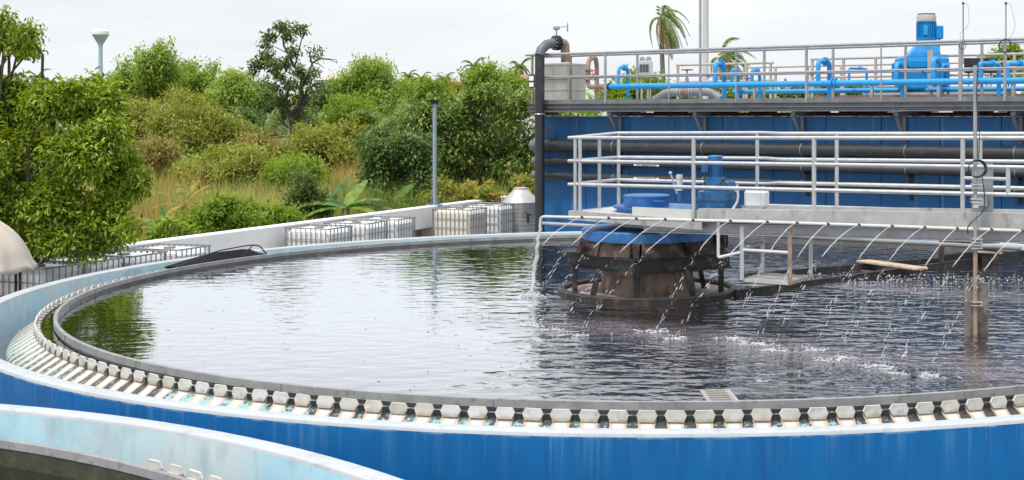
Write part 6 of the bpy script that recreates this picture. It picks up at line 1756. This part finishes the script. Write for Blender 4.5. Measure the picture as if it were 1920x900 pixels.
# reeds and long grass
def reeds(name, label, n, region, hmin, hmax, w, mat, seed, lc=None):
    rng = np.random.default_rng(seed)
    X, Y = region(rng, n)
    h = rng.uniform(hmin, hmax, n)
    az = rng.uniform(0, 2 * PI, n); lean = rng.uniform(0.05, 0.35, n) * h
    dxy = np.stack([np.cos(az), np.sin(az), np.zeros(n)], 1)
    s = np.stack([-np.sin(az + 1.2), np.cos(az + 1.2), np.zeros(n)], 1) * (w * rng.uniform(0.6, 1.3, n))[:, None]
    B = np.stack([X, Y, np.zeros(n)], 1); Z = np.array([0, 0, 1.0])
    mid = B + Z * (h * 0.6)[:, None] + dxy * (lean * 0.35)[:, None]
    tip = B + Z * h[:, None] + dxy * lean[:, None]
    V = np.stack([B - s, B + s, mid + s * 0.8, tip, mid - s * 0.8], 1).reshape(-1, 3)
    me = bpy.data.meshes.new(name)
    F_ = np.array([[0, 1, 2, 3, 4]])
    idx = (np.arange(n)[:, None] * 5 + np.arange(5)[None]).reshape(-1)
    me.vertices.add(len(V)); me.vertices.foreach_set('co', V.astype(np.float32).ravel())
    me.loops.add(len(idx)); me.loops.foreach_set('vertex_index', idx.astype(np.int32))
    me.polygons.add(n); me.polygons.foreach_set('loop_start', (np.arange(n) * 5).astype(np.int32)); me.polygons.foreach_set('loop_total', np.full(n, 5, np.int32))
    me.update(calc_edges=True)
    patch = 0.5 + 0.25 * np.sin(X * 0.9 + 1.3 * np.sin(Y * 0.31)) + 0.25 * np.sin(Y * 0.47 + X * 0.33)
    col = (0.6 * patch + 0.4 * rng.random(n)).clip(0, 1)
    a = me.attributes.new('lc', 'FLOAT', 'POINT'); a.data.foreach_set('value', np.repeat(col, 5).astype(np.float32))
    me.materials.append(L_[mat])
    o = link_mesh(name, me, None); o['kind'] = 'stuff'; o['label'] = label
    return o
def reg_field(rng, n):
    Y = 39 + 86 * rng.random(n) ** 1.5
    x = rng.uniform(60, 1010, n)
    X = (x - CX) * Y / F
    # keep out of the yard
    lim = PF.a.x + (Y - PF.a.y) / PF.d.y * PF.d.x - 0.9
    X = np.where((Y < 46) & (X > lim), lim - rng.random(n) * 5, X)
    return X, Y
reeds('reed_field', 'tall green and straw-coloured reeds of the meadow', 60000, reg_field, 0.9, 2.3, 0.022, 'reed', 501)
def reg_dry(rng, n):
    c = [(480, 58), (500, 56), (530, 54), (300, 46), (330, 44), (660, 55), (250, 36), (690, 58), (490, 60)]
    k = rng.integers(0, len(c), n); c = np.array(c)[k]
    Y = c[:, 1] + rng.normal(size=n) * 1.2
    X = (c[:, 0] - CX) * Y / F + rng.normal(size=n) * 0.7
    return X, Y
reeds('dry_reeds', 'orange-brown dry reed clumps standing in the meadow', 2600, reg_dry, 1.2, 2.6, 0.02, 'reed_dry', 502)

# undergrowth filling the thicket between the single bushes
rngu = np.random.default_rng(931)
bl = []
for k in range(46):
    x, Y = rngu.uniform(215, 800), rngu.uniform(62, 128)
    X = (x - CX) * Y / F; hh = rngu.uniform(1.6, 3.6) * (0.7 + Y / 300)
    bl.append(((X, Y, hh * 0.5), (rngu.uniform(1.2, 2.6), 1.5, hh * 0.55)))
C, D, NRM, col = crown_points(bl, 42000, 12, 0.25, rngu, 0.3, 0.3)
keep = C[:, 2] > 0.02; C, D, NRM, col = C[keep], D[keep], NRM[keep], col[keep]
n = len(C); Ls = 0.26 * rngu.uniform(0.6, 1.3, n)
o = leaf_object('undergrowth', None, L_['bamboo'], C, D, NRM, Ls, Ls * 0.42, col, 0); o['kind'] = 'stuff'; o['label'] = 'light green undergrowth of the thicket'

# far wood closing the horizon
rngw = np.random.default_rng(900)
bl = []
for k in range(150):
    X = rngw.uniform(-190, 190); Y = rngw.uniform(185, 300)
    hh = rngw.uniform(5.0, 8.5) * (Y / 240)
    bl.append(((X, Y, hh * 0.55), (rngw.uniform(4, 9), 4, hh * 0.5)))
C, D, NRM, col = crown_points(bl, 60000, 12, 0.8, rngw, 0.2, 0.3)
n = len(C); Ls = 1.0 * rngw.uniform(0.6, 1.3, n)
o = leaf_object('distant_wood', None, L_['bamboo'], C, D, NRM, Ls, Ls * 0.55, col, 0); o['kind'] = 'stuff'; o['label'] = 'distant wood along the horizon'

# ------------------------------------------------------------------ water tower and distant buildings
Yw = 480
k = Yw / F
b = at(188.5, HY, Yw)
wt = thing('water_tower', 'pale blue funnel-shaped water tower rising above the trees at the left', 'tower', (b.x, b.y, 0))
zz = lambda y: CZ - (y - HY) * k
mb = MB(); mb.lathe((b.x, b.y), [(5.4 * k, 0), (4.2 * k, zz(150)), (3.7 * k, zz(88)), (4.6 * k, zz(83)), (6.5 * k, zz(80)), (12 * k, zz(70)), (15.3 * k, zz(65.5))], 28); mb.build('shaft', M['tower'], wt)
mb = MB(); mb.lathe((b.x, b.y), [(15.3 * k, zz(65.5)), (15.6 * k, zz(64)), (13.5 * k, zz(58)), (9 * k, zz(54.5)), (2 * k, zz(53)), (2 * k, zz(51.5)), (0, zz(51.2))], 28); mb.build('dome', M['tower_top'], wt)

def house(label, x0, x1, yr, ye, Y, wall, roof, depth=8, gable=True, wins=3):
    k = Y / F
    a, b_ = at(x0, ye, Y), at(x1, ye, Y)
    c = (a + b_) / 2
    t = thing('house', label, 'building', (c.x, Y, 0))
    w = b_.x - a.x
    mb = MB(); mb.box((c.x, Y + depth / 2, a.z / 2), (w, depth, a.z)); mb.build('wall', M[wall], t)
    zr = CZ - (yr - HY) * k
    mb = MB()
    e = 0.4
    if gable:
        mb.add([(a.x - e, Y - e, a.z), (b_.x + e, Y - e, a.z), (b_.x + e, Y + depth + e, a.z), (a.x - e, Y + depth + e, a.z), (a.x + w * 0.12, Y + depth / 2, zr), (b_.x - w * 0.12, Y + depth / 2, zr)],
               [(0, 1, 5, 4), (2, 3, 4, 5), (1, 2, 5), (3, 0, 4), (3, 2, 1, 0)])
    else:
        mb.box((c.x, Y + depth / 2, (a.z + zr) / 2), (w + e, depth + e, max(0.2, zr - a.z)))
    mb.build('roof', M[roof], t, smooth=False)
    for i in range(wins):
        x = a.x + w * (i + 0.5) / wins
        mb = MB(); mb.box((x, Y - 0.03, a.z - 1.5), (w / wins * 0.4, 0.1, 1.3)); f = mb.build('window', M['taupe'], t)
        mb = MB(); mb.box((x, Y - 0.07, a.z - 1.5), (w / wins * 0.33, 0.06, 1.15)); mb.build('pane', M['house_pane'], f)
    return t
house('distant house with beige hipped roof between the trees', 752, 784, 162, 176, 190, 'house_white', 'roof_beige')
house('distant flat white house behind the red flowering bush', 828, 876, 157, 161, 175, 'house_white', 'house_white', gable=False, wins=4)
house('distant white building with red base left of the upper railing', 966, 1010, 138, 150, 170, 'house_white', 'roof_tile', wins=2)
house('distant red roof peeking over the glossy left tree', 112, 140, 158, 168, 240, 'house_white', 'roof_tile', wins=2)
house('small grey roof in the thicket behind the tall open tree', 590, 640, 138, 150, 230, 'house_white', 'roof_beige', wins=2)
house('long low white warehouse behind the upper walkway', 1128, 1345, 148, 158, 95, 'house_white', 'grey_paint', depth=20, wins=7)
house('pale low building behind the right half of the upper walkway', 1560, 1900, 150, 162, 110, 'house_white', 'roof_beige', depth=16, wins=8)
# condenser unit on a post
Yu = 58; k = Yu / F
q = at(1211, 127, Yu)
cu_ = thing('condenser_unit', 'white condenser unit with two fans seen over the upper railing', 'air conditioner', (q.x, Yu, 0))
mb = MB(); mb.cbox(q, (25 * k, 0.5, 25 * k), ch=0.02); cb = mb.build('cabinet', M['white_paint'], cu_)
mb = MB(); mb.box(q + Vector((-3 * k, -0.26, -1 * k)), (18 * k, 0.02, 14 * k)); gr_ = mb.build('grille', M['house_pane'], cb)
for i in range(4):
    mb = MB(); mb.box(q + Vector((-11 * k + i * 5.3 * k, -0.275, -1 * k)), (0.7 * k, 0.01, 14 * k)); mb.build('grille_bar', M['galv'], gr_)
for sx in (-6.5, 5.5):
    c = q + Vector((sx * k, 0, 16 * k)); mb = MB(); d_ = Vector((0.1, -0.75, 0.5)).normalized()
    mb.tube([c - d_ * 0.05, c + d_ * 0.03], 5.2 * k, 16); mb.build('fan', M['grey_steel'], cu_)
    mb = MB(); mb.tube([c, Vector((c.x, c.y, q.z + 11 * k))], 0.02, 6); mb.build('fan_stalk', M['galv'], cu_)
for sx in (-8, 8):
    mb = MB(); mb.bar(Vector((q.x + sx * k, Yu, 0)), Vector((q.x + sx * k, Yu, q.z - 12 * k)), 0.08, 0.08, up=(0, 1, 0)); mb.build('leg', M['taupe'], cu_)

# specks drifting on the calm water
rs_ = random.Random(8)
mb = MB()
for i in range(60):
    q = on(rs_.uniform(250, 1000), rs_.uniform(520, 735), WZ); q.z = WZ + 0.003
    a = rs_.uniform(0, PI); u = Vector((math.cos(a), math.sin(a), 0)) * rs_.uniform(0.008, 0.03); w = Vector((-math.sin(a), math.cos(a), 0)) * rs_.uniform(0.004, 0.012)
    mb.add([q - u, q - w, q + u, q + w], [(0, 1, 2, 3)])
o = mb.build('floating_specks', M['black'], smooth=False); o['kind'] = 'stuff'; o['label'] = 'dark specks drifting on the calm water'
